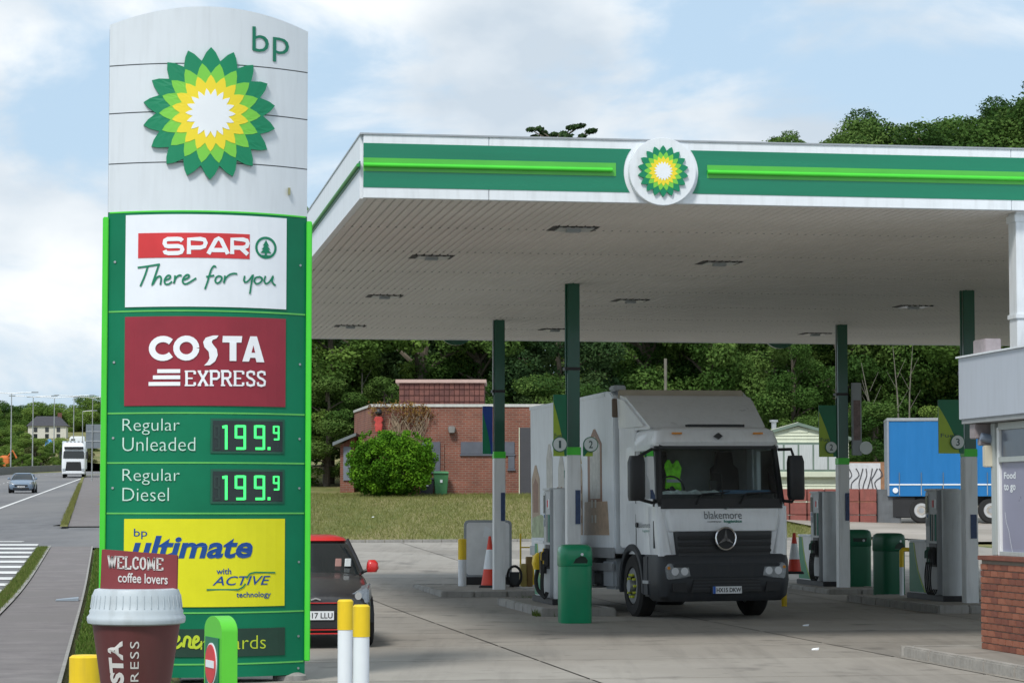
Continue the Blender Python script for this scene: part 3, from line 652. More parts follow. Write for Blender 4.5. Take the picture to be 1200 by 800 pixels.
# giant cup
CY = 11.5; cc = on_y(160, 700, CY); cup = thing('giant_coffee_cup', 'giant maroon takeaway coffee cup with white lid and welcome board on top', 'cup statue', (cc.x, CY, 0))
def cz_(py): return on_y(160, py, CY).z
def cr_(px): return abs(on_y(px, 720, CY).x-cc.x)
zl = cz_(728); r1 = cr_(108.5)
MAROON = mat('cup_maroon', (.115, .030, .030), .5, var=.3, scale=1.6, stretch=(2, 2, .55), dirt=.15)
r_at = lambda z: r1-(zl-z)*.148
mb = MB(); mb.lathe([(r_at(.45), .45), (r_at(.5)+.004, .47), (r_at(.8), .8), (r1, zl)], n=48); mb.build('cup_body', MAROON, cup, smooth=40)
LIDM = mat('lid_white', (.50, .56, .60), .45, var=.10, dirt=.5, dirtcol=(.2, .21, .2))
mb = MB(); R2 = cr_(102.5)
mb.lathe([(r1-.005, cz_(731)), (R2-.004, cz_(729)), (R2, cz_(726)), (R2, cz_(722)), (R2-.012, cz_(718)), (R2-.010, cz_(715)), (cr_(107), cz_(712)), (cr_(108), cz_(704)), (cr_(109), cz_(695)), (cr_(111), cz_(690)), (cr_(116), cz_(688.5)), (cr_(121), cz_(690)), (cr_(124), cz_(693)), (.01, cz_(693))], n=56)
mb.build('cup_lid', LIDM, cup, smooth=50)
mb = MB()
for j in range(40):     # fine ribs on the lid wall
    a = 2*PI*j/40; c, s = math.cos(a), math.sin(a); mb.tube([(cr_(106.6)*c, cr_(106.6)*s, cz_(711)), (cr_(108.6)*c, cr_(108.6)*s, cz_(696))], .0022, 5)
mb.build('lid_ribs', LIDM, cup)
mb = MB(); mb.lathe([(.26, -.02), (.26, .1), (.2, .14), (.13, .2), (.13, .45)], n=32); mb.build('plinth', GREY, cup, smooth=30)
CT = mat('cup_print', (.62, .60, .58), .5, var=.06)
def cwrap(v):
    z = v[2]; r = r_at(z)+.0025-v[1]; a = v[0]/r1; return (r*math.sin(a), -r*math.cos(a), z)
def cxl(px): return (px-600)/F_*(CY-.185)-cc.x
def cupbox(x0, x1, y0, y1): return (math.asin(cxl(x0)/r_at(cz_(y0)))*r1, math.asin(cxl(x1)/r_at(cz_(y0)))*r1, cz_(y1), cz_(y0))
txt('COSTA', cupbox(127, 146.5, 748, 840), 0, CT, cup, rot90=True, bold=.05, warp=cwrap, depth=0)
txt('EXPRESS', cupbox(155, 165.5, 748.5, 838), 0, CT, cup, rot90=True, bold=.0, warp=cwrap, depth=0, spacing=1.2)
bp0 = on_y(118.5, 668, CY-.02)
K2 = lambda px, py: ((px-160)/F_*CY, on_y(px, py, CY).z)
bdm = MB(); K = lambda px, py: ((px-160)/F_*CY, on_y(px, py, CY).z)
bdm.poly([K(118, 688+6), K(208, 694+4), K(208.5, 650), K(119.5, 643)], -.02, .0)
bdo = bdm.build('welcome_board', mat('board_maroon', (.22, .035, .04), .5, var=.12), cup, bevel=.003)
serif_text(bdo, 'WELCOME', 126.5, 191, 651, 664.5, CT, 2.2, conv=lambda px, py: K2(px, py+(px-126)*.045), y=-.024, yd=.003, warp=None)
b0 = K2(139, 681.5); b1 = K2(197, 670); txt('coffee lovers', (b0[0], b1[0], b0[1], b1[1]), -.024, CT, bdo, bold=.012, warp=lambda v: (v[0], v[1], v[2]-(v[0]-b0[0])*.045))
# no-entry pillar
NE = on_y(259, 721, 15.5); ny = R(-68)
ne = thing('no_entry_pillar', 'rounded lime green pillar with red no entry sign, beside the cup', 'sign', (NE.x, 15.5, 0), ny)
hz = NE.z; prof = [(-.2, 0), (.2, 0), (.2, hz-.09)]+[(.2*math.cos(R(t)), hz-.09+.09*math.sin(R(t))) for t in range(10, 180, 10)]+[(-.2, hz-.09)]
mb = MB(); mb.poly(prof, -.05, .05); mb.build('pillar_body', mat('pillar_lime', (.10, .55, .03), .4, var=.06), ne, bevel=.012, smooth=35)
mb = MB(); mb.poly([(-.15, .2), (.15, .2), (.15, hz-.13), (-.15, hz-.13)], -.058, -.049); mb.build('green_panel', DGREEN, ne)
zc = on_y(253, 777, 15.5).z; 
mb = MB(); mb.disc(0, zc, .128, -.063, -.057, 36); mb.build('sign_border', PETW, ne)
mb = MB(); mb.disc(0, zc, .118, -.067, -.062, 36); mb.build('red_disc', REDP, ne)
mb = MB(); mb.box(-.09, .09, -.071, -.066, zc-.022, zc+.022); mb.build('white_bar', PETW, ne)

# ================= canopy =================
SOF = 5.37; FT = 6.12; CW, CD = 19.5, 25.1
SOFM = mat('soffit_grey', (.75, .72, .69), .65, var=.08, scale=.6, dirt=.15)
can = thing('forecourt_canopy', 'large flat green and white canopy over the fuel pumps', 'canopy', UV(0, 0), A)
mb = MB(); nr = int(CW/.115); yb = CD
x = .06
vs = []; fs = []
for i in range(nr):
    a = .06+i*.115; b = len(vs)
    vs += [(a, .05, SOF+.013), (a+.014, .05, SOF), (a+.091, .05, SOF), (a+.105, .05, SOF+.013), (a+.105, .05, SOF+.02), (a+.115, .05, SOF+.02)]
    vs += [(p[0], yb-.05, p[2]) for p in vs[b:b+6]]
    fs += [(b+j, b+j+6, b+j+7, b+j+1) for j in range(5)]
mb.add(vs, fs); mb.build('soffit_ribs', SOFM, can, kind='stuff')
mb = MB(); mb.box(.05, CW-.05, .05, CD-.05, SOF+.04, SOF+.3); mb.box(.1, CW-.1, .1, CD-.1, SOF+.3, FT-.1); mb.build('roof_deck', SOFM, can)
mb = MB()
for vv_ in (3.1, 6.2, 9.3, 12.4, 15.5, 18.6, 21.7): mb.box(.06, CW-.06, vv_, vv_+.03, SOF+.001, SOF+.012)
mb.build('soffit_cross_joints', mat('joint_grey', (.34, .33, .32), .8), can)
FASW = mat('fascia_white', (.76, .80, .84), .4, var=.05, dirt=.15)
FASG = mat('fascia_green', (.004, .19, .10), .24, var=.16, scale=.5, stretch=(.3, 1, 6), coat=.2)
fh = FT-SOF
zg0, zg1 = SOF+fh*.165, SOF+fh*.865
for i in range(5):       # fascia is made of butted panels
    a, b = [0, 1.5, 8.0, 12.0, 16.0][i], [1.5, 8.0, 12.0, 16.0, CW][i]
    mb = MB(); mb.box(a+.003, b-.003, -.03, .06, SOF, FT); mb.build('fascia_panel', FASW, can, bevel=.004)
ro = UV(0, 0); rx, rz = on_plane(775, 202, (ro.x, ro.y, 0), A, -.05); RR = 40.5/99.
def greenband(a, b, cut_l, cut_r):
    pts = []; n = 12
    def edge(side):
        out_ = []
        for i in range(n+1):
            z = zg0+(zg1-zg0)*i/n; dz = z-rz; rr_ = RR*1.12; dx = math.sqrt(max(.0, rr_*rr_-dz*dz)); out_.append((rx+side*dx, z))
        return out_
    L_ = [(a, zg0), (a, zg1)] if not cut_l else edge(1)
    R_ = [(b, zg0), (b, zg1)] if not cut_r else edge(-1)
    mb = MB(); mb.poly(R_+L_[::-1], -.036, -.029); return mb.build('green_band', FASG, can)
greenband(.0, rx, False, True); greenband(rx, CW, True, False)
LIT = mat('lit_lime_band', (.09, .46, .06), .35, var=.06)  # lit strip behind the tube, its brightness put into the colour
bl = on_plane(722, 195, (ro.x, ro.y, 0), A, -.05)[0]; br_ = on_plane(829, 200, (ro.x, ro.y, 0), A, -.05)[0]; zm = (zg0+zg1)/2
for a, b in ((0., bl), (br_, CW)):
    mb = MB(); mb.box(a, b, -.041, -.034, zm-.07, zm+.088); mb.build('lit_lime_band', LIT, can)
    mb = MB(); mb.tube([(a-.0, -.065, zm+.0), (b-.05, -.065, zm+.0)], .026, 10); mb.build('light_tube', LIME, can, smooth=40)
def roundel(x, y, z, r, face=-1, nm='roundel'):
    e = bpy.data.objects.new
    mb = MB(); mb.disc(x, z, r, y-.10, y, 40); o = mb.build(nm, FASW, can, bevel=.02, smooth=30)
    return o
o = roundel(rx, -.03, rz, RR); emblem(o, rx, rz, RR*.76, -.13, .03)
for px in (535, 915):
    xx = on_plane(px, 400, UV(0, CD), A)[0]; mb = MB(); mb.disc(xx, SOF+.30, .42, CD+.02, CD+.12, 32); mb.build('rear_roundel', CGREEN, can)
mb = MB(); mb.box(0, CW, CD-.06, CD+.02, SOF-.01, FT); mb.build('rear_fascia', FASW, can)
# side fascia with green tube
mb = MB(); mb.box(-.03, .05, .065, CD-.07, SOF, FT); mb.build('side_fascia', FASW, can)
mb = MB(); mb.box(-.045, -.031, .0, CD, zm-.045, zm+.05); mb.build('side_green_line', DGREEN, can)
mb = MB(); mb.tube([(-.06, -.02, zm), (-.06, CD, zm)], .022, 8); mb.build('side_light_tube', mat('tube_green', (.03, .33, .05), .4), can)
mb = MB(); mb.box(CW-.05, CW+.03, .065, CD-.07, SOF, FT); mb.build('side_fascia', FASW, can)
mb = MB(); mb.box(-.04, CW+.04, -.045, .06, FT, FT+.02); mb.box(-.04, .05, .06, CD+.02, FT, FT+.02); mb.build('top_flashing', STEEL, can)
# recessed lamps
lamps = [((640, 703), 268), ((477, 534), 301), ((813, 872), 308), ((427, 474), 347), ((713, 764), 352), ((391, 430), 382), ((632, 668), 386), ((1045, 1095), 359), ((935, 975), 391), ((867, 897), 404)]
LF = mat('lamp_recess', (.05, .05, .05), .7); LL = mat('lamp_lens', (.42, .43, .44), .3)
for (xa, xb), yy in lamps[:9]:
    p = on_z(xa, yy, SOF); q = on_z(xb, yy, SOF); u0, v0 = toUV(p.x, p.y); u1, v1 = toUV(q.x, q.y); w = .62; vc = (v0+v1)/2; uc = (u0+u1)/2
    mb = MB(); mb.box(uc-w/2, uc+w/2, vc-.28, vc+.28, SOF-.004, SOF+.02); lm = mb.build('recessed_lamp', LF, can)
    mb = MB(); mb.box(uc-w/2+.1, uc+w/2-.06, vc-.2, vc+.24, SOF-.016, SOF-.0035); mb.build('lamp_lens', LL if xa != 1045 else mat('lamp_lens_bright', (.75, .76, .78), .3), lm)
    mb = MB(); mb.box(uc-.09, uc+.09, vc-.1, vc+.05, SOF-.05, SOF-.015); mb.build('lamp_holder', GREY, lm)
    mb = MB()
    for k in range(6): mb.box(uc-w/2+.02+k*.105, uc-w/2+.07+k*.105, vc-.30, vc-.27, SOF-.02, SOF+.0)
    mb.build('cut_rib_ends', LF, lm, kind='stuff')
# columns
cols_ = [(4.6, 19.2, 'A'), (4.55, 11.0, 'B'), (11.6, 19.4, 'C'), (11.38, 11.25, 'D')]
for cu_, cv, nm in cols_:
    c = .10; zb = 2.70 if nm != 'A' else 2.80
    mb = MB()
    def hsec(z0, z1, w, mi=0):   # steel I-section cased: web and two flanges
        mb.box(cu_-w, cu_+w, cv-w, cv-w*.75, z0, z1); mb.box(cu_-w, cu_+w, cv+w*.75, cv+w, z0, z1); mb.box(cu_-w*.82, cu_+w*.82, cv-w*.75, cv+w*.75, z0, z1)
    hsec(zb, SOF+.03, c); col_ = mb.build('column', CGREEN, can, bevel=.006)
    mb = MB(); mb.box(cu_-c-.015, cu_+c+.015, cv-c-.015, cv+c+.015, zb-.13, zb-.001); mb.build('lime_collar', LIME, col_, bevel=.004)
    mb = MB(); w = c+.012; mb.box(cu_-w, cu_+w, cv-w, cv+w, .1, zb-.131); mb.build('white_casing', WHITE, col_, bevel=.01)
    mb = MB(); mb.box(cu_+.02, cu_+.10, cv-w-.02, cv-w-.001, 1.45, 2.0) if nm != 'D' else mb.box(cu_-.02, cu_+.08, cv-w-.02, cv-w-.001, 1.2, 1.6); mb.build('instruction_plate', mat('notice_blue', (.04, .07, .16), .5, var=.3, scale=20), col_)
    mb = MB(); mb.tube([(cu_-c-.02, cv-.03, 3.9), (cu_-c-.02, cv-.03, SOF)], .016, 8); mb.build('downpipe', STEEL if nm in 'AC' else CGREEN, col_)
    mb = MB(); mb.box(cu_-c-.045, cu_+c+.01, cv-c-.01, cv+c+.01, 3.95, 4.0); mb.build('pipe_clamp', BLACK, col_)
# white post beside the shop
WFL = mat('post_white', (.72, .76, .80), .45, var=.05, dirt=.2)
mb = MB(); mb.box(8.12, 8.30, .15, .42, 0, SOF+.02); mb.box(8.315, 8.6, .17, .42, 0, SOF+.02)
for k in range(5): mb.box(8.33+k*.05, 8.35+k*.05, .155, .17, 0, SOF)
pw = mb.build('white_post', WFL, can, bevel=.006)
for z_a, z_b in ((4.05, 4.11), (SOF-.12, SOF-.03)): MB().box(8.1, 8.62, .13, .44, z_a, z_b).build('post_collar', WFL, pw, bevel=.006)

# ================= islands =================
def island(label, u0, u1, v0, v1, h=.13):
    t = thing('pump_island', label, 'kerbed island', UV(u0, v0, 0), A, 'kerbed pump islands')
    L_, D_ = u1-u0, v1-v0; mb = MB(); mb.box(.12, L_-.12, .12, D_-.12, -.03, h-.008); mb.build('paving', CONC, t)
    def stone(x0, x1, y0, y1): MB().box(x0+.004, x1-.004, y0+.004, y1-.004, -.03, h+random.uniform(-.004, .004)).build('kerb_stone', KERB, t, bevel=.02)
    for y in (0, D_-.12):
        n = max(1, round(L_/.6)); [stone(L_*i/n, L_*(i+1)/n, y, y+.12) for i in range(n)]
    for x in (0, L_-.12):
        n = max(1, round((D_-.24)/.9)); [stone(x, x+.12, .12+(D_-.24)*i/n, .12+(D_-.24)*(i+1)/n) for i in range(n)]
    return t
island('concrete island under the first pump, behind the bright green bin', 3.85, 5.05, 9.9, 14.6)
island('concrete island with the traffic cone and notice board', 3.3, 5.2, 17.9, 22.5)
island('concrete island under the pump beside the pair of far bins', 10.9, 12.2, 18.0, 24.5)
island('concrete island under the pump nearest the shop window', 10.4, 12.0, 10.0, 15.2)

# ================= pumps =================
PUMPW = mat('pump_white', (.52, .55, .57), .4, var=.08, dirt=.25); PUMPG = mat('pump_grey', (.42, .44, .46), .4, var=.08)
SCR = mat('pump_screen', (.03, .05, .05), .15); LIMEP = mat('pump_lime', (.32, .50, .05), .45, var=.06)
def pump(label, u, v, yellow=False, nn=4):
    t = thing('fuel_pump', label, 'fuel pump', UV(u, v, .12), A, 'fuel pumps')
    hw = .19
    mb = MB(); mb.box(-hw-.03, hw+.03, .0, 2.0, 0, .10); mb.build('plinth', BLACK, t, bevel=.01)
    mb = MB(); mb.tube([(0, .17, .1), (0, .17, 1.9)], .17, 24); mb.build('round_post', PUMPW, t, smooth=40)
    mb = MB(); mb.box(-hw, hw, .38, 1.0, .10, 1.88); mb.build('pump_body', PUMPG, t, bevel=.015)
    mb = MB(); mb.box(-hw+.01, hw-.01, 1.005, 1.95, .10, 1.0); cab = mb.build('hydraulic_cabinet', WHITE, t, bevel=.012)
    mb = MB(); mb.box(-hw-.012, hw+.012, 1.01, 1.97, 1.0, 1.03); mb.build('cabinet_lid', PETW, t, bevel=.006)
    # curved green print with lime edge on the cabinet side, both sides
    for sx in (-1, 1):
        xs = sx*(hw-.01)
        crv = [(1.945, .98)]+[(1.945-.68*(1-math.cos(R(a))), .12+.86*math.cos(R(a))**1.3 if a < 90 else .12) for a in range(30, 91, 6)]
        out1 = [(1.945, .12), (1.945, .98), (1.72, .98), (1.63, .75), (1.50, .50), (1.32, .30), (1.10, .12)]
        mb = MB(); mb.poly(out1, xs-.004 if sx < 0 else xs-.001, xs+.001 if sx < 0 else xs+.004, ax='yz'); mb.build('green_print', PETG, cab)
        edge = [(1.72, .98), (1.67, .98), (1.58, .75), (1.45, .50), (1.27, .31), (1.04, .12), (1.10, .12), (1.32, .30), (1.50, .50), (1.63, .75)]
        mb = MB(); mb.poly(edge, xs-.006 if sx < 0 else xs-.001, xs+.001 if sx < 0 else xs+.006, ax='yz'); mb.build('lime_edge', LIMEP, cab)
    for sx in (-1, 1):
        xs = sx*hw
        def slab(name, y0, y1, z0, z1, m_, d=.012): y0, y1 = .38+(y0-.38)*.76, .38+(y1-.38)*.76; mb_ = MB(); mb_.box(min(xs, xs+sx*d), max(xs, xs+sx*d), y0, y1, z0, z1); return mb_.build(name, m_, t, bevel=.003)
        slab('display_bezel', .95, 1.17, 1.28, 1.84, PUMPW, .008); slab('price_screen', .98, 1.15, 1.5, 1.8, SCR, .016); slab('keypad', 1.0, 1.14, 1.28, 1.4, GREY, .016)
        slab('safety_sticker', .42, .55, 1.58, 1.74, PETW, .013); slab('red_sticker', .60, .70, 1.60, 1.72, REDP, .013); slab('card_reader', .99, 1.05, 1.42, 1.48, mat('reader_blue', (.02, .12, .35), .4), .017)
        for k in range(nn): slab('grade_label', .44+k*.12, .50+k*.12, 1.02, 1.48, [mat('grade_green', (.02, .22, .15), .5), mat('grade_pale', (.40, .46, .46), .5), SCR, mat('grade_teal', (.02, .12, .14), .5)][k % 4], .014)
        slab('nozzle_recess', .42, .93, .58, .98, BLACK, .01)
        for k in range(nn):
            y = .45+k*.095; x = xs+sx*.05
            mb = MB(); mb.hexa([(x-.025, y-.025, .62), (x+.025, y-.025, .62), (x+.025, y+.025, .62), (x-.025, y+.025, .62)], [(x-.03, y-.02, .92), (x+.03, y-.02, .92), (x+.03, y+.02, .92), (x-.03, y+.02, .92)])
            mb.tube([(x, y, .88), (x+sx*.05, y, .84), (x+sx*.055, y, .72)], .018, 6)
            nz = mb.build('nozzle', YELLOW if (yellow and k >= nn-1 and sx < 0) else (CGREEN if k > 1 else BLACK), t, bevel=.008)
            mb = MB(); x0 = x+sx*.03
            pts = [(x0, y, .66), (x0+sx*.03, y-.01, .45), (x0+sx*.035, y-.05, .22), (x0+sx*.02, y-.11, .12), (x0-sx*.0, y-.16, .13), (x0-sx*.02, y-.2, .2)]
            mb.tube([tuple(q) for q in smooth3(pts)], .013 if not yellow else .016, 6); mb.build('hose', RUB, t, smooth=60)
    if yellow:
        mb = MB(); mb.loft([(.56, -hw-.16, -hw-.01, .92, 1.12, .03), (.66, -hw-.19, -hw-.01, .90, 1.14, .04), (.78, -hw-.17, -hw-.01, .92, 1.14, .04), (.84, -hw-.11, -hw-.01, .96, 1.10, .03)]); mb.build('yellow_nozzle_guard', YELLOW, t, smooth=40)
        mb = MB(); mb.tube(smooth3([(-hw-.09, 1.0, .58), (-hw-.14, .97, .4), (-hw-.12, .88, .22), (-hw-.03, .70, .10)]), .035, 8); mb.build('large_hose', RUB, t, smooth=60)
        mb = MB(); mb.box(-hw-.10, -hw-.0, .72, .88, .5, .86); mb.build('hose_holder', BLACK, t, bevel=.01)
    mb = MB(); mb.box(-hw-.02, hw+.02, .36, 1.02, 1.88, 1.92); mb.build('pump_cap', PUMPW, t, bevel=.01)
    return t
def smooth3(pts, k=4):
    o = []
    for i in range(len(pts)-1):
        p0, p1, p2, p3 = [Vector(pts[max(0, min(len(pts)-1, j))]) for j in (i-1, i, i+1, i+2)]
        for j in range(k):
            s = j/k; o.append(.5*((2*p1)+(-p0+p2)*s+(2*p0-5*p1+4*p2-p3)*s*s+(-p0+3*p1-3*p2+p3)*s**3))
    return o+[Vector(pts[-1])]
pump('fuel pump with big yellow nozzle guard behind the bright green bin', 4.5, 11.4, True, 3)
pump('grey fuel pump between the lorry front and the left far bin', 11.55, 19.9)
pump('grey fuel pump with four black hoses beside the shop window', 11.3, 11.75)

# ================= pump number flags =================
FLG = mat('flag_green', (.0, .17, .075), .4, var=.12); FLY = mat('flag_lime', (.36, .52, .04), .4, var=.10); NUMT = mat('number_ink', (.05, .10, .10), .5)
def flag(label, u, v, side, w, z0, z1, num=None, yaw=0., blue=False):
    """board fixed to a column; side -1 reaches left of it"""
    t = thing('pump_number_flag', label, 'sign', UV(u, v, z0), A+yaw, 'number flags on the canopy columns')
    h = z1-z0; s = side; mb = MB(); mb.box(0, s*w, -.015, .015, 0, h); mb.build('flag_board', FLG if not blue else mat('flag_blue', (.01, .06, .35), .4), t, bevel=.004)
    pts = [(s*w, 0), (s*w*.18, 0)]+[(s*w*(.18+.82*math.sin(R(a))**1.4*1.0), h*.88*(math.sin(R(a))))for a in range(10, 91, 10)]
    mb = MB(); mb.poly(pts if s > 0 else pts, -.019, -.0145); mb.build('curved_print', FLY if not blue else PETG, t)
    if not blue: txt('Fuel', (min(s*w*.92, s*w*.35), max(s*w*.92, s*w*.35), h*.30, h*.37), -.022, NUMT, t)
    if num:
        r = .125; cx_ = s*.12
        mb = MB(); mb.disc(cx_, .19, r, -.05, -.03, 28); d_ = mb.build('number_disc', mat('disc_rim', (.05, .2, .12), .5), t)
        mb = MB(); mb.disc(cx_, .19, r*.88, -.056, -.049, 28); mb.build('disc_face', mat('disc_face', (.72, .78, .78), .45, var=.05), d_)
        txt(num, (cx_-.032 if num != '1' else cx_-.018, cx_+.032 if num != '1' else cx_+.018, .19-.06, .19+.06), -.060, NUMT, d_, bold=.01)
    return t
flag('green and lime flag with number 1 left of the near column', 4.42, 10.85, -1, .22, 2.55, 3.55, '1')
flag('number 2 flag on the right of the near column before the lorry box', 4.69, 10.85, 1, .16, 2.55, 2.72, '2')
flag('green and blue flag on the left of the far left column', 4.46, 19.1, -1, .2, 2.75, 3.68, None, blue=True)
flag('lime flag left of the far column behind the right lorry mirror', 11.45, 19.3, -1, .36, 2.72, 3.75, '2')
flag('green and lime flag with number 3 left of the shop', 11.24, 11.1, -1, .44, 2.62, 3.52, '3')
t = thing('hanging_notice', 'narrow grey board and round disc on the right of the far right column', 'sign', UV(11.74, 19.2, 2.75), A)
MB().box(0, .2, -.03, .03, 0, 1.45).build('board', GREY, t, bevel=.008); MB().box(.03, .17, -.04, -.03, .3, 1.1).build('faded_print', mat('faded_red', (.22, .16, .16), .6, var=.4, scale=12), t)
mb = MB(); mb.disc(.28, .15, .13, -.05, -.03); mb.build('number_disc', mat('disc_face', (.5, .56, .58)), t)

# ================= bins =================
def litter_bin(label, x, y, z, w, h, m_, yaw=0., hood=True):
    t = thing('litter_bin', label, 'litter bin', (x, y, z), yaw, 'green litter bins'); r = w/2
    mb = MB(); mb.loft([(0, -r*.96, r*.96, -r*.96, r*.96, r*.5), (.03, -r, r, -r, r, r*.55), (h*.72, -r, r, -r, r, r*.55)], cs=6); mb.build('bin_body', m_, t, smooth=40)
    mb = MB(); mb.loft([(h*.722, -r*1.0, r*1.0, -r*1.0, r*1.0, r*.55), (h*.735, -r*1.04, r*1.04, -r*1.04, r*1.04, r*.57), (h*.9, -r*1.04, r*1.04, -r*1.04, r*1.04, r*.57), (h*.965, -r*.98, r*.98, -r*.98, r*.98, r*.55), (h*.995, -r*.8, r*.8, -r*.8, r*.8, r*.5), (h, -r*.5, r*.5, -r*.5, r*.5, r*.3)], cs=6)
    hd = mb.build('bin_hood', m_, t, smooth=50)
    op = [(-r*.28, h*.76), (r*.62, h*.76), (r*.66, h*.80), (r*.5, h*.845), (r*.2, h*.855), (-r*.1, h*.82)] if hood else [(-r*.5, h*.80), (r*.5, h*.80), (r*.55, h*.86), (-r*.55, h*.86)]
    mb = MB(); mb.poly(op, -r*1.06, -r*.9); mb.build('opening', mat('bin_inside', (.01, .03, .02), .7), t)
    if hood:
        mb = MB(); mb.poly([(op[0][0]-.02, op[0][1]-.012), (op[1][0]+.01, op[1][1]-.012), (op[1][0]+.01, op[1][1]+.002), (op[0][0]-.02, op[0][1]+.002)], -r*1.12, -r*.95); mb.build('opening_lip', m_, t)
        mb = MB(); mb.disc(r*.3, h*.875, .022, -r*1.055, -r*1.035, 12); mb.box(r*.12, r*.48, -r*1.055, -r*1.035, h*.80, h*.81); mb.build('litter_symbol', PETW, t)
    else:
        mb = MB(); mb.disc(r*.3, h*.82, .025, -r*1.08, -r*1.05, 12); mb.build('lock', STEEL, t)
    return t
BG = mat('bin_bright_green', (.0, .27, .12), .4, var=.06, coat=.3, dirt=.1); BD = mat('bin_dark_green', (.0, .10, .045), .45, var=.08)
p = on_z(674, 730); litter_bin('bright green litter bin in front of the near column', p.x, p.y+.2, 0, .475, 1.17, BG, R(8))
p = on_z(1006, 694, .0); litter_bin('dark green flat topped litter bin beside the far right column', p.x, p.y+.2, TY(p.y), .52, 1.22, BD, R(6), False)
p = on_z(1044, 702, .0); litter_bin('dark green domed litter bin next to the yellow guard rail', p.x, p.y+.2, TY(p.y), .50, 1.22, BD, R(30), True)

# ================= cones, board, guards =================
def cone(label, px, py, z, h):
    p = on_z(px, py, z); t = thing('traffic_cone', label, 'traffic cone', (p.x, p.y, z), 0, 'traffic cones'); O = mat('cone_red', (.75, .06, .03), .5, var=.1); r = .16*h/.9
    prof = lambda a, b: [(r*(1-a)+.025*a, h*a), (r*(1-b)+.025*b, h*b)]
    mb = MB(); mb.loft([(0, -.22*h, .22*h, -.22*h, .22*h, .03), (.05, -.2*h, .2*h, -.2*h, .2*h, .03)]); mb.build('cone_base', BLACK, t, bevel=.005)
    mb = MB(); mb.lathe(prof(.04, .36), n=20); mb.build('cone_foot', O, t, smooth=40)
    mb = MB(); mb.lathe([(q[0]+.003, q[1]) for q in prof(.36, .74)], n=20); mb.build('reflective_sleeve', PETW, t, smooth=40)
    mb = MB(); mb.lathe(prof(.74, 1.), n=20); mb.build('cone_tip', O, t, smooth=40); return t
cone('red and white traffic cone leaning by the grey notice board', 574, 688, .12, 1.02); cone('red and white traffic cone beside the lorry bumper', 931, 672, .5, .75)
p = on_z(570, 694, .12); nb = thing('notice_board', 'grey rounded free standing notice board on the far island', 'sign', (p.x, 52.2, .12), R(4)); 
x0, x1 = (541-570)*52.2/F_, (597-570)*52.2/F_; zt = on_y(570, 609, 52.2).z-.12
def rrect(x0, x1, z0, z1, r, n=5):
    o = []
    for cx_, cz__, a0 in ((x1-r, z1-r, 0), (x0+r, z1-r, 90), (x0+r, z0+r, 180), (x1-r, z0+r, 270)): o += [(cx_+r*math.cos(R(a0+90*i/n)), cz__+r*math.sin(R(a0+90*i/n))) for i in range(n+1)]
    return o
MB().poly(rrect(x0, x1, .15, zt, .1), 0, .05).build('frame', GREY, nb, bevel=.01); MB().poly(rrect(x0+.05, x1-.05, .2, zt-.05, .07), -.012, .0).build('board_face', mat('board_pale', (.74, .76, .78), .35, var=.15, scale=2.), nb)
MB().poly([(-.12, zt-.34), (.0, zt-.38), (.05, zt-.18), (-.08, zt-.12)], -.018, -.011).build('torn_poster', PETW, nb)
MB().box(x0, x1, -.1, .15, 0, .16).build('base', BLACK, nb, bevel=.02)
# yellow tubular guard, air unit
def hoop(label, pts, r=.025, white_from=None):
    b = pts[0]; t = thing('guard_rail', label, 'guard rail', b); rel = [tuple(Vector(q)-Vector(b)) for q in pts]
    MB().tube(rel, r, 10).build('yellow_tube', YELLOW, t, smooth=50); return t
Yh = 53.5; h1 = hoop('thin yellow tubular frame between the two left columns', [on_y(610, 690, Yh), on_y(610, 625, Yh), on_y(625, 625, Yh), on_y(625, 690, Yh)], .02)
MB().tube([tuple(on_y(610, 641, Yh)-h1.location), tuple(on_y(625, 641, Yh)-h1.location)], .015).build('cross_bar', YELLOW, h1)
p = on_z(615, 688, .12); au = thing('yellow_box', 'small yellow and brown box unit on the far island', 'box', (p.x, 51., .12), R(10))
MB().box(-.09, .03, -.1, .1, 0, .46).build('yellow_case', mat('case_yellow', (.50, .40, .12), .7, dirt=.3), au, bevel=.02); MB().box(.035, .15, -.1, .1, 0, .6).build('brown_case', mat('brown_card', (.26, .17, .06), .8), au, bevel=.01)
p = on_y(600, 680, 50.6); hc = thing('hose_coil', 'black coiled hose at the foot of the far left column', 'hose', (p.x+.05, 50.6, .12), 0)
MB().tube([(.14*math.cos(t_*.5), -.02+t_*.003, .22+.2*math.sin(t_*.5)) for t_ in range(40)], .025, 6).build('coil', RUB, hc, smooth=60); MB().box(-.1, .1, .1, .2, 0, .3).build('hose_bracket', DGREY, hc)
MB().box(-.55, -.3, -.12, .1, 0, .42).build('meter_case', DGREY, hc, bevel=.02)
Yh = 46.; g2 = hoop('yellow and white bent guard rail between a bin and a pump', [on_y(1056.5, 664, Yh), on_y(1056.5, 645, Yh), on_y(1058, 643.5, Yh), on_y(1067, 643.5, Yh)], .04)
q = on_y(1056.5, 664, Yh); MB().tube([(0, 0, 0), (0, 0, -q.z)], .038, 10).build('white_leg', BOLW, g2); 
Yh = 44.; g3 = hoop('short yellow guard post peeping out behind the lorry bumper', [Vector((on_y(918.5, 640, Yh).x, Yh, 0)), on_y(918.5, 624, Yh)], .05)

# ================= shop =================
shop = thing('shop_building', 'petrol station shop corner with white fascia, brick plinth and lilac window', 'shop', UV(6.95, -1.7, .12), A)
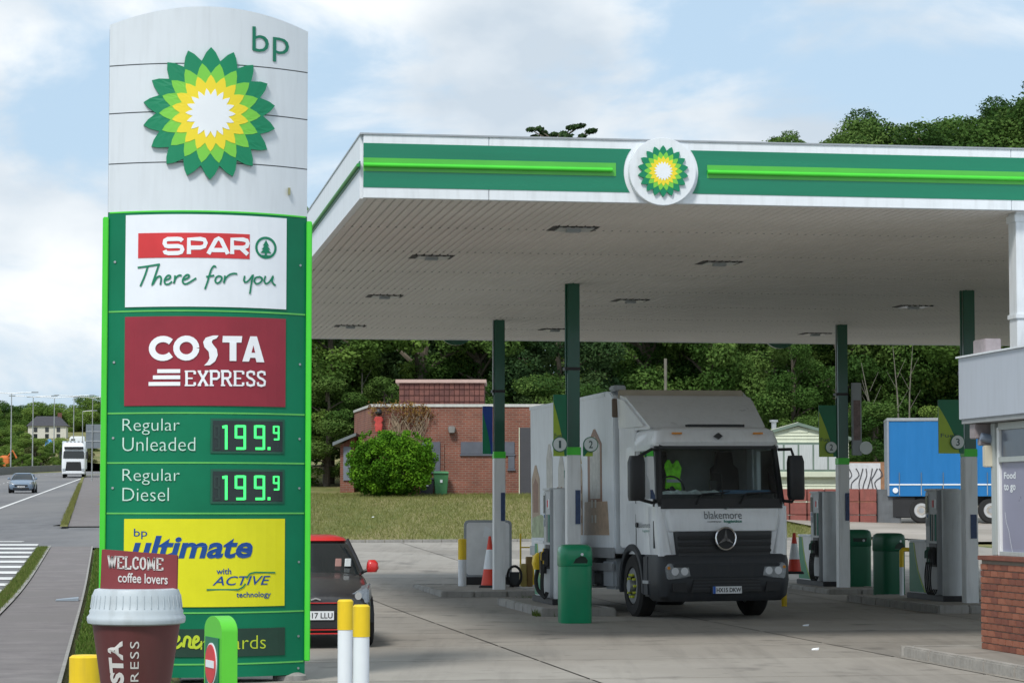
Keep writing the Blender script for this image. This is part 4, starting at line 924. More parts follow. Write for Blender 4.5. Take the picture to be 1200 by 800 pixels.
# local: x = u, y = v (0 at the far corner, negative toward the camera)
MORT = mat('mortar', (.20, .17, .14), .95, var=.15); BR = [mat('brick_a', (.24, .085, .05), .9, var=.25, scale=8, bump=.4, dirt=.3), mat('brick_b', (.30, .11, .065), .9, var=.25, scale=8, bump=.4, dirt=.3), mat('brick_c', (.19, .065, .042), .9, var=.25, scale=8, bump=.4, dirt=.3)]
DH = 1.01; pl_ = MB().box(.012, 5.5, -7.5, -.012, -.02, DH).build('plinth_wall', MORT, shop)
bw, bh = .215, .065; meshes = []
for m_ in BR:
    o = MB().box(0, .10, 0, bw, 0, bh).build('brick', m_, pl_, bevel=.004); meshes.append(o.data); bpy.data.objects.remove(o)
row = 0; z = .0
while z < DH-.05:
    y = -bw-(.1125 if row % 2 else 0)
    if row % 2:
        o = bpy.data.objects.new('brick', meshes[row % 3]); COL.objects.link(o); o.parent = pl_; o.location = (0, -.1025, z); o.scale = (1, .477, 1)
    while y > -2.9:
        o = bpy.data.objects.new('brick', random.choice(meshes)); COL.objects.link(o); o.parent = pl_; o.location = (random.uniform(-.002, .002), y, z); y -= .225
    z += .075; row += 1
MB().box(-.03, 5.5, -7.5, .02, DH+.0, DH+.05).build('brick_coping', BR[2], pl_, bevel=.006)
ALU = mat('window_frame', (.42, .46, .45), .4, var=.06, dirt=.2); VIN = mat('lilac_vinyl', (.26, .26, .36), .3, var=.07); VIN2 = mat('upper_glass', (.12, .14, .18), .12, var=.1)
wt = 2.52
MB().box(.14, .28, -.13, -.0, DH+.05, wt+.05).build('corner_post', ALU, shop, bevel=.006)
MB().box(.15, .26, -.24, -.165, DH+.05, wt).build('window_jamb', WHITE, shop, bevel=.006)
wf = MB().box(.14, .24, -7.5, -.245, DH+.051, DH+.10).build('window_frame', ALU, shop, bevel=.004)
MB().box(.14, .24, -7.5, -.245, 2.12, 2.18).build('transom', ALU, wf, bevel=.004); MB().box(.14, .24, -7.5, -.245, wt-.03, wt+.05).build('head', ALU, wf)
MB().box(.18, .19, -7.5, -.25, DH+.10, 2.12).build('vinyl_pane', VIN, wf); MB().box(.18, .19, -7.5, -.25, 2.18, wt-.03).build('upper_pane', VIN2, wf)
for s_, (y0_, y1_) in (('Food', (552.5, 561)), ('to go', (566, 577))):
    def lp(px, py):   # local y,z on the window plane (u = 6.95+.03)
        d = ray(px, py); n = Vector((CA, SA, 0)); o0 = UV(7.125, 0); t_ = (o0-Vector((0, 0, CH))).dot(n)/d.dot(n); q_ = Vector((0, 0, CH))+d*t_; u_, v_ = toUV(q_.x, q_.y); return v_+1.7, q_.z-.12
    a0 = lp(1176.5, y1_); a1 = lp(1190, y0_)
    txt(s_, (-a0[0], -a1[0], a0[1], a1[1]), 0, mat_=PETW, parent=wf, bold=.03, warp=lambda v: (.176+v[1], -v[0], v[2]), depth=0)
crack = [lp(1177.5, 600), lp(1179, 612), lp(1182, 622), lp(1184, 635), lp(1186.5, 648)]
mb = MB()
for i in range(len(crack)-1):
    (ya, za), (yb_, zb_) = crack[i], crack[i+1]; mb.add([(.176, ya, za), (.176, ya-.012, za), (.176, yb_-.012, zb_), (.176, yb_, zb_)], [(0, 1, 2, 3)])
mb.build('cable', PETW, wf)
MB().box(.27, 5.4, -7.4, -.2, DH, 2.6).build('inner_core', BLACK, shop)
MB().box(-.03, 5.7, -7.6, .5, wt+.06, wt+.11).build('soffit', mat('shop_soffit', (.30, .32, .33), .7), shop)
MB().box(-.045, 5.7, -7.6, .55, wt+.111, wt+.83).build('fascia', mat('shop_fascia', (.46, .50, .57), .4, var=.05, scale=.8, dirt=.1), shop, bevel=.006)
MB().box(-.07, 5.7, -7.6, .58, wt+.83, wt+.85).build('fascia_cap', FASW, shop)
CAMM = mat('camera_casing', (.30, .26, .27), .5, var=.25, scale=9)
mb = MB(); mb.box(.0, .22, .12, .32, wt-.12, wt+.055); mb.box(.05, .2, .05, .2, wt-.2, wt-.12); mb.build('cable_box', CAMM, shop, bevel=.01)
mb = MB(); mb.tube([(.03, .02, wt-.1), (.24, .0, wt-.15)], .05, 10); mb.build('security_camera', mat('camera_blue_grey', (.2, .25, .33), .4), shop)
mb = MB(); mb.box(.06, .16, -.05, .06, wt-.45, wt-.2); mb.build('alarm_box', mat('cream_box', (.62, .58, .46), .5), shop, bevel=.01)
mb = MB(); mb.box(.12, .32, .1, .5, wt+.85, wt+1.04); mb.build('roof_vent', CAMM, shop, bevel=.01)
# paved kerb platform by the shop
pv = MB(); pv.box(.13, 12, -13, -.13, -.02, .118); pf = pv.build('shop_pavement', CONC, None, loc=UV(6.2, -1.0, 0), rot=(0, 0, A), kind='structure')
KL = mat('kerb_light', (.34, .32, .29), .9, var=.2, bump=.4, dirt=.35)
km = MB().box(0, .125, 0, .905, -.05, .125).build('kerb_stone', KL, pf, bevel=.018); kme = km.data; bpy.data.objects.remove(km)
for i in range(13):
    o = bpy.data.objects.new('kerb_stone', kme); COL.objects.link(o); o.parent = pf; o.location = (random.uniform(-.004, .004), -.12-.915*(i+1), random.uniform(-.004, .003))
for i in range(4):
    o = bpy.data.objects.new('kerb_stone', kme); COL.objects.link(o); o.parent = pf; o.location = (.13+.915*(i+1), -.125, 0); o.rotation_euler = (0, 0, PI/2)
o = MB().loft([(-.05, 0, .125, -.125, 0, .06), (.122, 0, .125, -.125, 0, .06)]).build('kerb_stone', KL, pf)

# ================= lorry =================
TW = mat('lorry_white', (.80, .83, .86), .3, var=.04, coat=.4, dirt=.10); TB = mat('lorry_bumper', (.028, .032, .038), .5, var=.12, dirt=.2)
TRIM = mat('lorry_black', (.014, .015, .017), .45); BOXW = mat('box_white', (.72, .77, .82), .4, var=.06, dirt=.12)
HL = mat('headlamp_lens', (.42, .45, .48), .12, .4, var=.3, scale=14); AMB = mat('amber_lens', (.65, .25, .02), .3)
WS = glass_mat('windscreen_glass', (.78, .86, .86), .02, .9)
lp0 = on_z(846, 703, .28); LY_ = R(14); lor = thing('box_lorry', 'large white box lorry facing us under the canopy with green and grey lettering', 'lorry', (lp0.x+.01, 39.05, 0), rot=(R(-.55), R(-.35), LY_))
def B(name, m_, parent=None, bevel=0., smooth=0, **k): return lambda mb_: mb_.build(name, m_, parent or lor, bevel=bevel, smooth=smooth)
# lower cab shell
mb = MB(); mb.loft([(1.00, -1.10, 1.10, .02, 1.75, .14), (1.70, -1.12, 1.12, .02, 1.75, .14), (1.80, -1.12, 1.12, .08, 1.75, .14)]); mb.build('cab_body', TW, lor, smooth=35)
# front bonnet panel
mb = MB(); mb.loft([(1.36, -.93, .93, -.05, .3, .08), (1.55, -.97, .97, -.045, .3, .09), (1.70, -.99, .99, .0, .3, .09)]); mb.build('bonnet_panel', TW, lor, smooth=35, bevel=.0)
for s in (-1, 1):
    mb = MB(); mb.loft([(.98, min(s*.86, s*1.10), max(s*.86, s*1.10), -.04, .5, .07), (1.30, min(s*.92, s*1.12), max(s*.92, s*1.12), -.03, .5, .08), (1.74, min(s*1.0, s*1.13), max(s*1.0, s*1.13), .03, .5, .06)]); mb.build('air_deflector', TW, lor, smooth=40)
mb = MB(); mb.loft([(1.705, -1.08, 1.08, .0, .4, .10), (1.86, -1.07, 1.07, .03, .4, .10)]); mb.build('wiper_panel', TRIM, lor, smooth=40)
# cabin interior
INT = mat('cab_interior', (.22, .23, .23), .8, var=.2)
mb = MB(); mb.box(-1.04, 1.04, 1.64, 1.74, 1.80, 2.75); mb.box(-1.02, 1.02, .2, 1.7, 1.79, 1.83); mb.build('cab_rear_wall', INT, lor)
mb = MB(); mb.loft([(1.80, -1.0, 1.0, .22, .62, .06), (1.93, -1.0, 1.0, .24, .60, .08)]); mb.build('dashboard', mat('dash_grey', (.05, .055, .06), .7), lor)
mb = MB()
for i in range(9): a = -.9+i*.105; mb.hexa([(a, .26, 1.93), (a+.13, .24, 1.93), (a+.14, .5, 1.935), (a, .5, 1.935)], [(a+.01, .28, 1.95+.03*(i % 3)), (a+.12, .27, 1.96), (a+.13, .5, 1.99), (a, .5, 1.97+.02*(i % 2))])
mb.build('papers', mat('paper', (.70, .74, .74), .8, var=.3, scale=9), lor, bevel=.01)
MB().box(.1, .95, .25, .5, 1.935, 1.99).build('blue_tray', mat('tray_blue', (.10, .22, .38), .6, var=.2), lor, bevel=.02)
for sx in (-.62, .55):
    mb = MB(); mb.loft([(1.83, sx-.25, sx+.25, .95, 1.45, .1), (1.95, sx-.26, sx+.26, .95, 1.45, .1)]); mb.loft([(1.95, sx-.24, sx+.24, 1.3, 1.45, .06), (2.35, sx-.25, sx+.25, 1.38, 1.5, .06), (2.42, sx-.17, sx+.17, 1.4, 1.5, .05), (2.62, sx-.15, sx+.15, 1.4, 1.5, .05)]); mb.build('seat', mat('seat_cloth', (.022, .022, .026), .9), lor, smooth=40)
mb = MB(); mb.tube([(-.62+.21*math.cos(t_*PI/10), .72+.07*math.sin(t_*PI/10)+.0, 2.03+.19*math.sin(t_*PI/10)) for t_ in range(21)], .014, 6); mb.tube([(-.62, .72, 2.03), (-.62, .5, 1.93)], .04, 8); mb.build('steering_wheel', TRIM, lor)
mb = MB(); mb.poly([(-.56, 2.02), (-.47, 2.05), (-.42, 1.97), (-.36, 2.03), (-.27, 1.99), (-.30, 2.2), (-.27, 2.36), (-.34, 2.50), (-.38, 2.46), (-.43, 2.40), (-.46, 2.46), (-.50, 2.51), (-.57, 2.40), (-.53, 2.25)], 1.22, 1.30); hv = mb.build('hi_vis_vest', mat('hi_vis', (.30, .95, .03), .6, var=.35, scale=9, emit=.0), lor, bevel=.02)
MB().box(-.545, -.28, 1.21, 1.219, 2.13, 2.18).build('reflective_band', STEEL, hv)
# pillars, header, roof
for s in (-1, 1):
    b = [(s*1.10, .06, 1.80), (s*1.00, .04, 1.80), (s*1.00, .14, 1.80), (s*1.10, .16, 1.80)]; tt = [(s*1.05, .26, 2.70), (s*.96, .22, 2.70), (s*.96, .32, 2.70), (s*1.05, .36, 2.70)]
    if s > 0: b = [b[1], b[0], b[3], b[2]]; tt = [tt[1], tt[0], tt[3], tt[2]]
    MB().hexa(b, tt).build('windscreen_pillar', TRIM, lor, bevel=.012)
    # side wall behind the door window
    mb = MB(); x0, x1 = (min(s*1.03, s*1.11), max(s*1.03, s*1.11)); mb.box(x0, x1, 1.15, 1.75, 1.80, 2.70); mb.box(x0, x1, .17, 1.15, 1.80, 1.86); mb.box(x0, x1, .33, 1.15, 2.62, 2.70); mb.build('cab_side', TW, lor, bevel=.01)
    mb = MB(); xg = s*1.065; mb.add([(xg, .18, 1.86), (xg, 1.15, 1.86), (xg, 1.15, 2.62), (xg*.99, .36, 2.62)], [(0, 1, 2, 3)]); mb.build('side_window', WS, lor)
    MB().box(min(s*1.10, s*1.125), max(s*1.10, s*1.125), .15, .20, 1.1, 1.86).build('door_gap', TRIM, lor); MB().box(min(s*1.112, s*1.118), max(s*1.112, s*1.118), 1.13, 1.145, 1.1, 2.62).build('door_gap', TRIM, lor)
    mb = MB(); mb.box(min(s*1.12, s*1.145), max(s*1.12, s*1.145), .98, 1.1, 1.42, 1.50); mb.build('door_handle', TRIM, lor, bevel=.01)
mb = MB(); mb.loft([(2.68, -1.06, 1.06, .20, 1.75, .12), (2.74, -1.07, 1.07, .16, 1.75, .13), (2.92, -1.03, 1.03, .26, 1.75, .14), (2.98, -.95, .95, .42, 1.75, .14)]); mb.build('roof_header', TW, lor, smooth=40)
mb = MB(); mb.add([(-1.0, .075, 1.86), (1.0, .075, 1.86), (.96, .25, 2.69), (-.96, .25, 2.69)], [(0, 1, 2, 3)]); mb.build('windscreen', WS, lor)
mb = MB(); mb.box(-1.0, 1.0, .2, .255, 2.63, 2.70); mb.build('sun_visor', TRIM, lor)
mb = MB(); mb.poly([(-.07, 2.83), (0, 2.78), (.07, 2.83), (0, 2.88)], .13, .2); mb.build('roof_badge', TRIM, lor)
for x0, x1 in ((-.45, .05), (.3, .85)):
    mb = MB(); mb.tube([(x0, -.02, 1.78), (x0+.12, .04, 1.93), (x1, .05, 1.95)], .013, 6); mb.tube([(x0+.05, .06, 1.90), (x1+.1, .07, 1.97)], .008, 5); mb.build('wiper', TRIM, lor)
mb = MB(); mb.tube([(.05, .12, 1.86), (.05, .16, 2.25), (-.12, .16, 2.27)], .01, 5); mb.box(-.14, -.02, .2, .24, 2.0, 2.14); mb.build('sat_nav_holder', TRIM, lor)
# grille
mb = MB(); mb.loft([(.98, -.80, .80, -.055, .2, .05), (1.30, -.84, .84, -.05, .2, .06), (1.35, -.84, .84, -.045, .2, .06)]); gr = mb.build('grille', mat('grille_black', (.028, .03, .033), .45), lor, smooth=40)
for k in range(3): MB().box(-.80, .80, -.085, -.05, 1.03+k*.10, 1.085+k*.10).build('grille_slat', TRIM, gr, bevel=.012)
mb = MB(); mb.tube([(.17*math.cos(PI*i/14), -.13, 1.24+.17*math.sin(PI*i/14)) for i in range(29)], .017, 8)
for a in (90, 210, 330):
    c, s = math.cos(R(a)), math.sin(R(a)); n_ = (-s, c); mb.poly([(.03*n_[0], 1.24+.03*n_[1]), (.165*c, 1.24+.165*s), (-.03*n_[0], 1.24-.03*n_[1])], -.145, -.12)
mb.build('star_badge', CHROME, lor, smooth=40)
mb = MB(); mb.disc(0, 1.24, .165, -.118, -.08); mb.build('badge_plate', TRIM, lor)
# bumper
mb = MB(); mb.loft([(.28, -1.02, 1.02, -.02, .7, .16), (.36, -1.10, 1.10, -.10, .75, .18), (.60, -1.13, 1.13, -.13, .78, .18), (.90, -1.13, 1.13, -.10, .78, .17), (1.0, -1.12, 1.12, -.04, .78, .15)], cs=6); mb.build('bumper', TB, lor, smooth=40)
mb = MB(); mb.poly([(-.62, .42), (.62, .42), (.56, .62), (-.56, .62)], -.15, -.12); bi = mb.build('bumper_intake', TRIM, lor, bevel=.01)
for k in range(3): MB().box(-.57, .57, -.16, -.145, .47+k*.05, .49+k*.05).build('intake_slat', TB, bi)
mb = MB(); mb.hexa([(-.8, -.15, .64), (.8, -.15, .64), (.8, -.12, .64), (-.8, -.12, .64)], [(-.95, -.17, .86), (.95, -.17, .86), (.95, -.11, .86), (-.95, -.11, .86)]); mb.build('bumper_step', TB, lor, bevel=.02)
for s in (-1, 1):
    P_ = [(s*.60, .66), (s*1.0, .62), (s*1.03, .80), (s*.98, .87), (s*.64, .84)]
    h_ = MB().poly(P_, -.165, -.08).build('headlamp', HL, lor, bevel=.015)
    for cx_ in (.72, .88): MB().disc(s*cx_, .745, .06, -.175, -.163, 16).build('lamp_reflector', mat('reflector', (.85, .88, .92), .2, .35), h_)
    MB().disc(s*.985, .80, .025, -.172, -.163, 12).build('indicator', AMB, h_)
    MB().poly([(s*.66, .42), (s*.92, .44), (s*.92, .56), (s*.7, .58)], -.145, -.12).build('fog_recess', TRIM, lor)
    # mirrors
    mb = MB(); m0 = 1.34 if s < 0 else 1.13; a_ = lambda i_, o_: (min(s*(m0+i_), s*(m0+o_)), max(s*(m0+i_), s*(m0+o_))); mb.loft([(1.83, *a_(.02, .25), -.12, .06, .05), (1.9, *a_(0, .26), -.14, .08, .06), (2.42, *a_(0, .26), -.14, .08, .06), (2.52, *a_(.02, .23), -.12, .06, .05)]); mir = mb.build('mirror', TRIM, lor, smooth=40)
    for arm_ in ([(s*1.05, .2, 2.62), (s*1.2, .0, 2.62), (s*(m0+.1), -.03, 2.5)], [(s*1.08, .12, 1.82), (s*1.2, .0, 1.80), (s*(m0+.1), -.03, 1.86)]): MB().tube(arm_, .025, 8).build('mirror_arm', TRIM, mir)
MB().box(-.27, .27, -.172, -.150, .40, .515).build('number_plate_holder', TRIM, lor)
np_ = MB().box(-.245, .245, -.178, -.171, .40, .51).build('number_plate', mat('plate_white', (.74, .76, .78), .4, var=.03), lor)
MB().box(-.245, -.20, -.1795, -.178, .40, .51).build('blue_strip', mat('plate_blue', (.01, .10, .45), .4), np_)
txt('HX15 DKW', (-.185, .235, .422, .488), -.181, BLACK, np_, bold=.02)
CHAR = mat('lettering_grey', (.10, .12, .13), .5); TEAL = mat('lettering_teal', (.0, .20, .14), .5)
txt('blakemore', (-.33, .31, 1.545, 1.665), -.058, CHAR, lor, bold=-.008, warp=lambda v: (v[0], v[1]+max(0, v[2]-1.55)*.25, v[2]))
txt('logistics', (.0, .31, 1.475, 1.53), -.058, TEAL, lor, bold=.025); txt('COMPANY', (-.28, -.04, 1.49, 1.515), -.058, CHAR, lor)
mb = MB(); mb.poly([(0., 1.70), (.05, 1.69), (.09, 1.725), (.05, 1.71)], -.04, -.03); mb.build('bird_logo', CHAR, lor)
sidew = lambda v: (-1.128, v[0], v[2])
txt('blakemore', (-.95, -.35, 1.42, 1.50), 0, CHAR, lor, depth=0, warp=lambda v: (-1.126, -v[0], v[2])); txt('logistics', (-.75, -.38, 1.34, 1.39), 0, TEAL, lor, depth=0, warp=lambda v: (-1.126, -v[0], v[2]))
# arch, steps, wheels
for s in (-1, 1):
    mb = MB(); ao = [(1.35+.66*math.cos(R(a)), .5+.66*math.sin(R(a))) for a in range(-10, 200, 10)]; ai = [(1.35+.56*math.cos(R(a)), .5+.56*math.sin(R(a))) for a in range(-10, 200, 10)]
    mb.poly(ao+ai[::-1], min(s*.78, s*1.15), max(s*.78, s*1.15), ax='yz'); mb.build('wheel_arch', TB, lor, bevel=.01)
    mb = MB(); mb.box(min(s*1.0, s*1.14), max(s*1.0, s*1.14), .45, .72, .35, 1.0); mb.build('step_panel', TB, lor, bevel=.03)
    for yy in (.58,): MB().box(min(s*1.03, s*1.15), max(s*1.03, s*1.15), .42, .72, .55, .60).build('step', STEEL, lor)
def truck_wheel(parent, x, y, r, w, rimc, s, name='wheel'):
    t_ = MB().wheel((x, y, r), r, w).build(name, RUB, parent, smooth=40)
    mb = MB(); mb.wheel((x, y, r), r*.62, w*.9); mb.build('rim', rimc, t_, smooth=40)
    n = 10
    for i in range(n):
        a = 2*PI*i/n; mb = MB(); mb.tube([(x+s*w*.40, y+r*.36*math.cos(a), r+r*.36*math.sin(a)), (x+s*(w*.5+.03), y+r*.36*math.cos(a), r+r*.36*math.sin(a))], r*.045, 6); mb.build('wheel_nut', mat('nut_yellow', (.55, .60, .06), .5), t_)
    mb = MB(); mb.tube([(x+s*w*.4, y, r), (x+s*(w*.5+.06), y, r)], r*.2, 14); mb.build('hub', STEEL, t_, smooth=40); return t_
RIM = mat('rim_grey', (.25, .26, .27), .5, .6, var=.2)
for s in (-1, 1): truck_wheel(lor, s*.98, 1.35, .50, .30, RIM, s); truck_wheel(lor, s*.96, 5.75, .50, .52, RIM, s)
MB().box(-.42, .42, 1.0, 7.2, .62, .95).build('chassis', DGREY, lor, bevel=.02)
for y0, y1, z0, z1, m_ in ((2.3, 2.95, .42, .92, GREY), (3.0, 3.5, .45, .72, DGREY), (3.6, 4.7, .42, .92, STEEL)): MB().box(-1.15, -.55, y0, y1, z0, z1).build('side_tank', m_, lor, bevel=.05)
MB().box(.55, 1.15, 2.3, 4.0, .42, .92).build('side_tank', GREY, lor, bevel=.05)
for s in (-1, 1): MB().box(min(s*1.14, s*1.18), max(s*1.14, s*1.18), 4.8, 5.1, .45, .60).build('side_guard', STEEL, lor); MB().box(min(s*1.14, s*1.18), max(s*1.14, s*1.18), 2.3, 5.1, .72, .84).build('side_guard', STEEL, lor)
MB().box(-.75, .75, 7.28, 7.36, .45, .6).build('rear_bumper', DGREY, lor)
# roof deflector and box
mb = MB(); mb.hexa([(-1.04, .62, 2.96), (1.04, .62, 2.96), (1.16, 1.97, 2.96), (-1.16, 1.97, 2.96)], [(-1.16, 1.62, 3.50), (1.16, 1.62, 3.50), (1.18, 1.97, 3.56), (-1.18, 1.97, 3.56)]); df = mb.build('roof_deflector', TW, lor, bevel=.05, smooth=40)
MB().hexa([(-.80, .66, 2.985), (.80, .66, 2.985), (.8, .9, 2.985), (-.8, .9, 2.985)], [(-.98, 1.56, 3.44), (.98, 1.56, 3.44), (.98, 1.7, 3.44), (-.98, 1.7, 3.44)]).build('deflector_panel', TW, df, bevel=.035, smooth=40)
for s in (-1, 1): MB().box(min(s*.62, s*.78), max(s*.62, s*.78), .17, .22, 2.86, 2.89).build('marker_lamp', AMB, lor)
MB().box(-.38, .6, .55, .70, 2.985, 3.03).build('deflector_slot', TRIM, lor)
for s in (-1, 1):
    mb = MB(); mb.hexa([(s*1.06-.03, 1.3, 1.1), (s*1.06+.03, 1.3, 1.1), (s*1.12+.03, 1.93, 1.1), (s*1.12-.03, 1.93, 1.1)], [(s*1.03-.03, 1.3, 3.3), (s*1.03+.03, 1.3, 3.3), (s*1.12+.03, 1.93, 3.5), (s*1.12-.03, 1.93, 3.5)]); mb.build('side_air_fin', TW, lor, bevel=.02)
bx0, bx1, by0, by1 = -1.22, 1.22, 2.0, 7.4
prof = [(by0+.0, 1.0), (by1, 1.0), (by1, 3.62), (by0+.7, 3.64)]+[(by0+.7*(1-math.sin(R(a))), 2.98+.66*math.cos(R(a))) for a in range(10, 91, 10)]
prof = [(by0, 1.0), (by1, 1.0), (by1, 3.60), (by0+.45, 3.64), (by0+.2, 3.62), (by0+.06, 3.55), (by0, 3.40)]
mb = MB(); mb.poly(prof, bx0, bx1, ax='yz'); bxo = mb.build('cargo_box', BOXW, lor, bevel=.03, smooth=35)
for s in (-1, 1):
    mb = MB(); mb.box(min(s*1.215, s*1.25), max(s*1.215, s*1.25), by0, by1, .93, 1.10); mb.build('lower_rail', STEEL, bxo, bevel=.008)
    mb = MB(); mb.box(min(s*1.215, s*1.235), max(s*1.215, s*1.235), by0+.5, by1, 3.56, 3.62); mb.build('top_rail', BOXW, bxo)
    MB().box(min(s*1.1, s*1.24), max(s*1.1, s*1.24), by0-.04, by0+.03, 3.2, 3.5).build('corner_cap', mat('corner_brown', (.16, .12, .09), .7), bxo, bevel=.01)
TAN = mat('roof_tan', (.42, .37, .29), .6, var=.12)
MB().box(-1.12, 1.12, by0+.0, by0+.06, 3.50, 3.645).build('roof_edge', TAN, bxo, bevel=.02)
# building drawings printed on the box side
PT1 = mat('print_sandstone', (.42, .31, .22), .5, var=.25, scale=8); PT2 = mat('print_brown', (.26, .14, .09), .5, var=.35, scale=9); PT3 = mat('print_pale', (.50, .50, .47), .5, var=.25, scale=7); PT4 = mat('print_gold', (.50, .33, .05), .5); PGR = mat('print_foliage', (.36, .42, .26), .6, var=.4, scale=7)
def side_print(name, pts, m_, d=.003, holes=None):
    pts = [(y-1.45 if y > 5.9 else y, z) for y, z in pts]
    mb = MB(); mb.poly(pts, -1.222-d, -1.2205, ax='yz'); return mb.build(name, m_, bxo)
def tower(y0, y1, z1, m_, cap): side_print('printed_tower', [(y0, 1.3), (y1, 1.3), (y1, z1-.25), ((y0+y1)/2+.05, z1), ((y0+y1)/2-.05, z1), (y0, z1-.25)], m_, .004+random.random()*.001)
tower(2.7, 3.55, 3.05, PT2, 0); side_print('printed_arch', [(2.8, 1.9), (3.4, 1.9), (3.4, 2.78), (3.12, 2.93), (2.8, 2.78)], PT3, .006); side_print('printed_brickwork', [(2.3, 1.3), (3.8, 1.3), (3.75, 1.85), (2.4, 1.85)], PT1, .007)
tower(3.9, 4.3, 2.62, PT1, 0); side_print('printed_cap', [(3.93, 2.5), (4.28, 2.5), (4.12, 2.8), (4.08, 2.8)], PT4, .006)
tower(4.5, 5.0, 2.5, PT3, 0); tower(5.05, 5.5, 2.15, PT1, 0); side_print('printed_block', [(4.35, 1.3), (5.8, 1.3), (5.7, 1.8), (4.4, 1.7)], PT2, .008)
tower(7.3, 7.7, 2.9, PT3, 0); tower(8.2, 8.75, 2.55, PT1, 0); side_print('printed_arch', [(8.3, 1.7), (8.65, 1.7), (8.65, 2.2), (8.47, 2.32), (8.3, 2.2)], PT2, .006); tower(6.5, 6.9, 2.7, PT3, 0)
side_print('printed_foliage', [(6.2, 1.25), (8.8, 1.25), (8.7, 1.6), (8.1, 1.66), (7.2, 1.5), (6.3, 1.45)], PGR, .009)
for yy in (3.0, 3.2, 3.9, 4.1, 4.55, 4.8, 5.15, 5.4):
    for zz in (1.5, 1.75, 2.0): side_print('printed_window', [(yy+.03, zz), (yy+.12, zz), (yy+.12, zz+.13), (yy+.03, zz+.13)], PT2 if yy > 3.8 else PT3, .0105)
txt('bp', (-5.3, -4.7, 2.75, 3.05), 0, CHAR, bxo, depth=0, warp=lambda v: (-1.224, -v[0], v[2])); txt('core', (-5.4, -4.8, 2.28, 2.42), 0, TEAL, bxo, depth=0, warp=lambda v: (-1.224, -v[0], v[2]))
MB().box(-1.2, -.98, 2.02, 2.3, 3.63, 3.72).build('roof_antenna', GREY, lor, bevel=.02)

lor.scale = (.95, 1, 1)
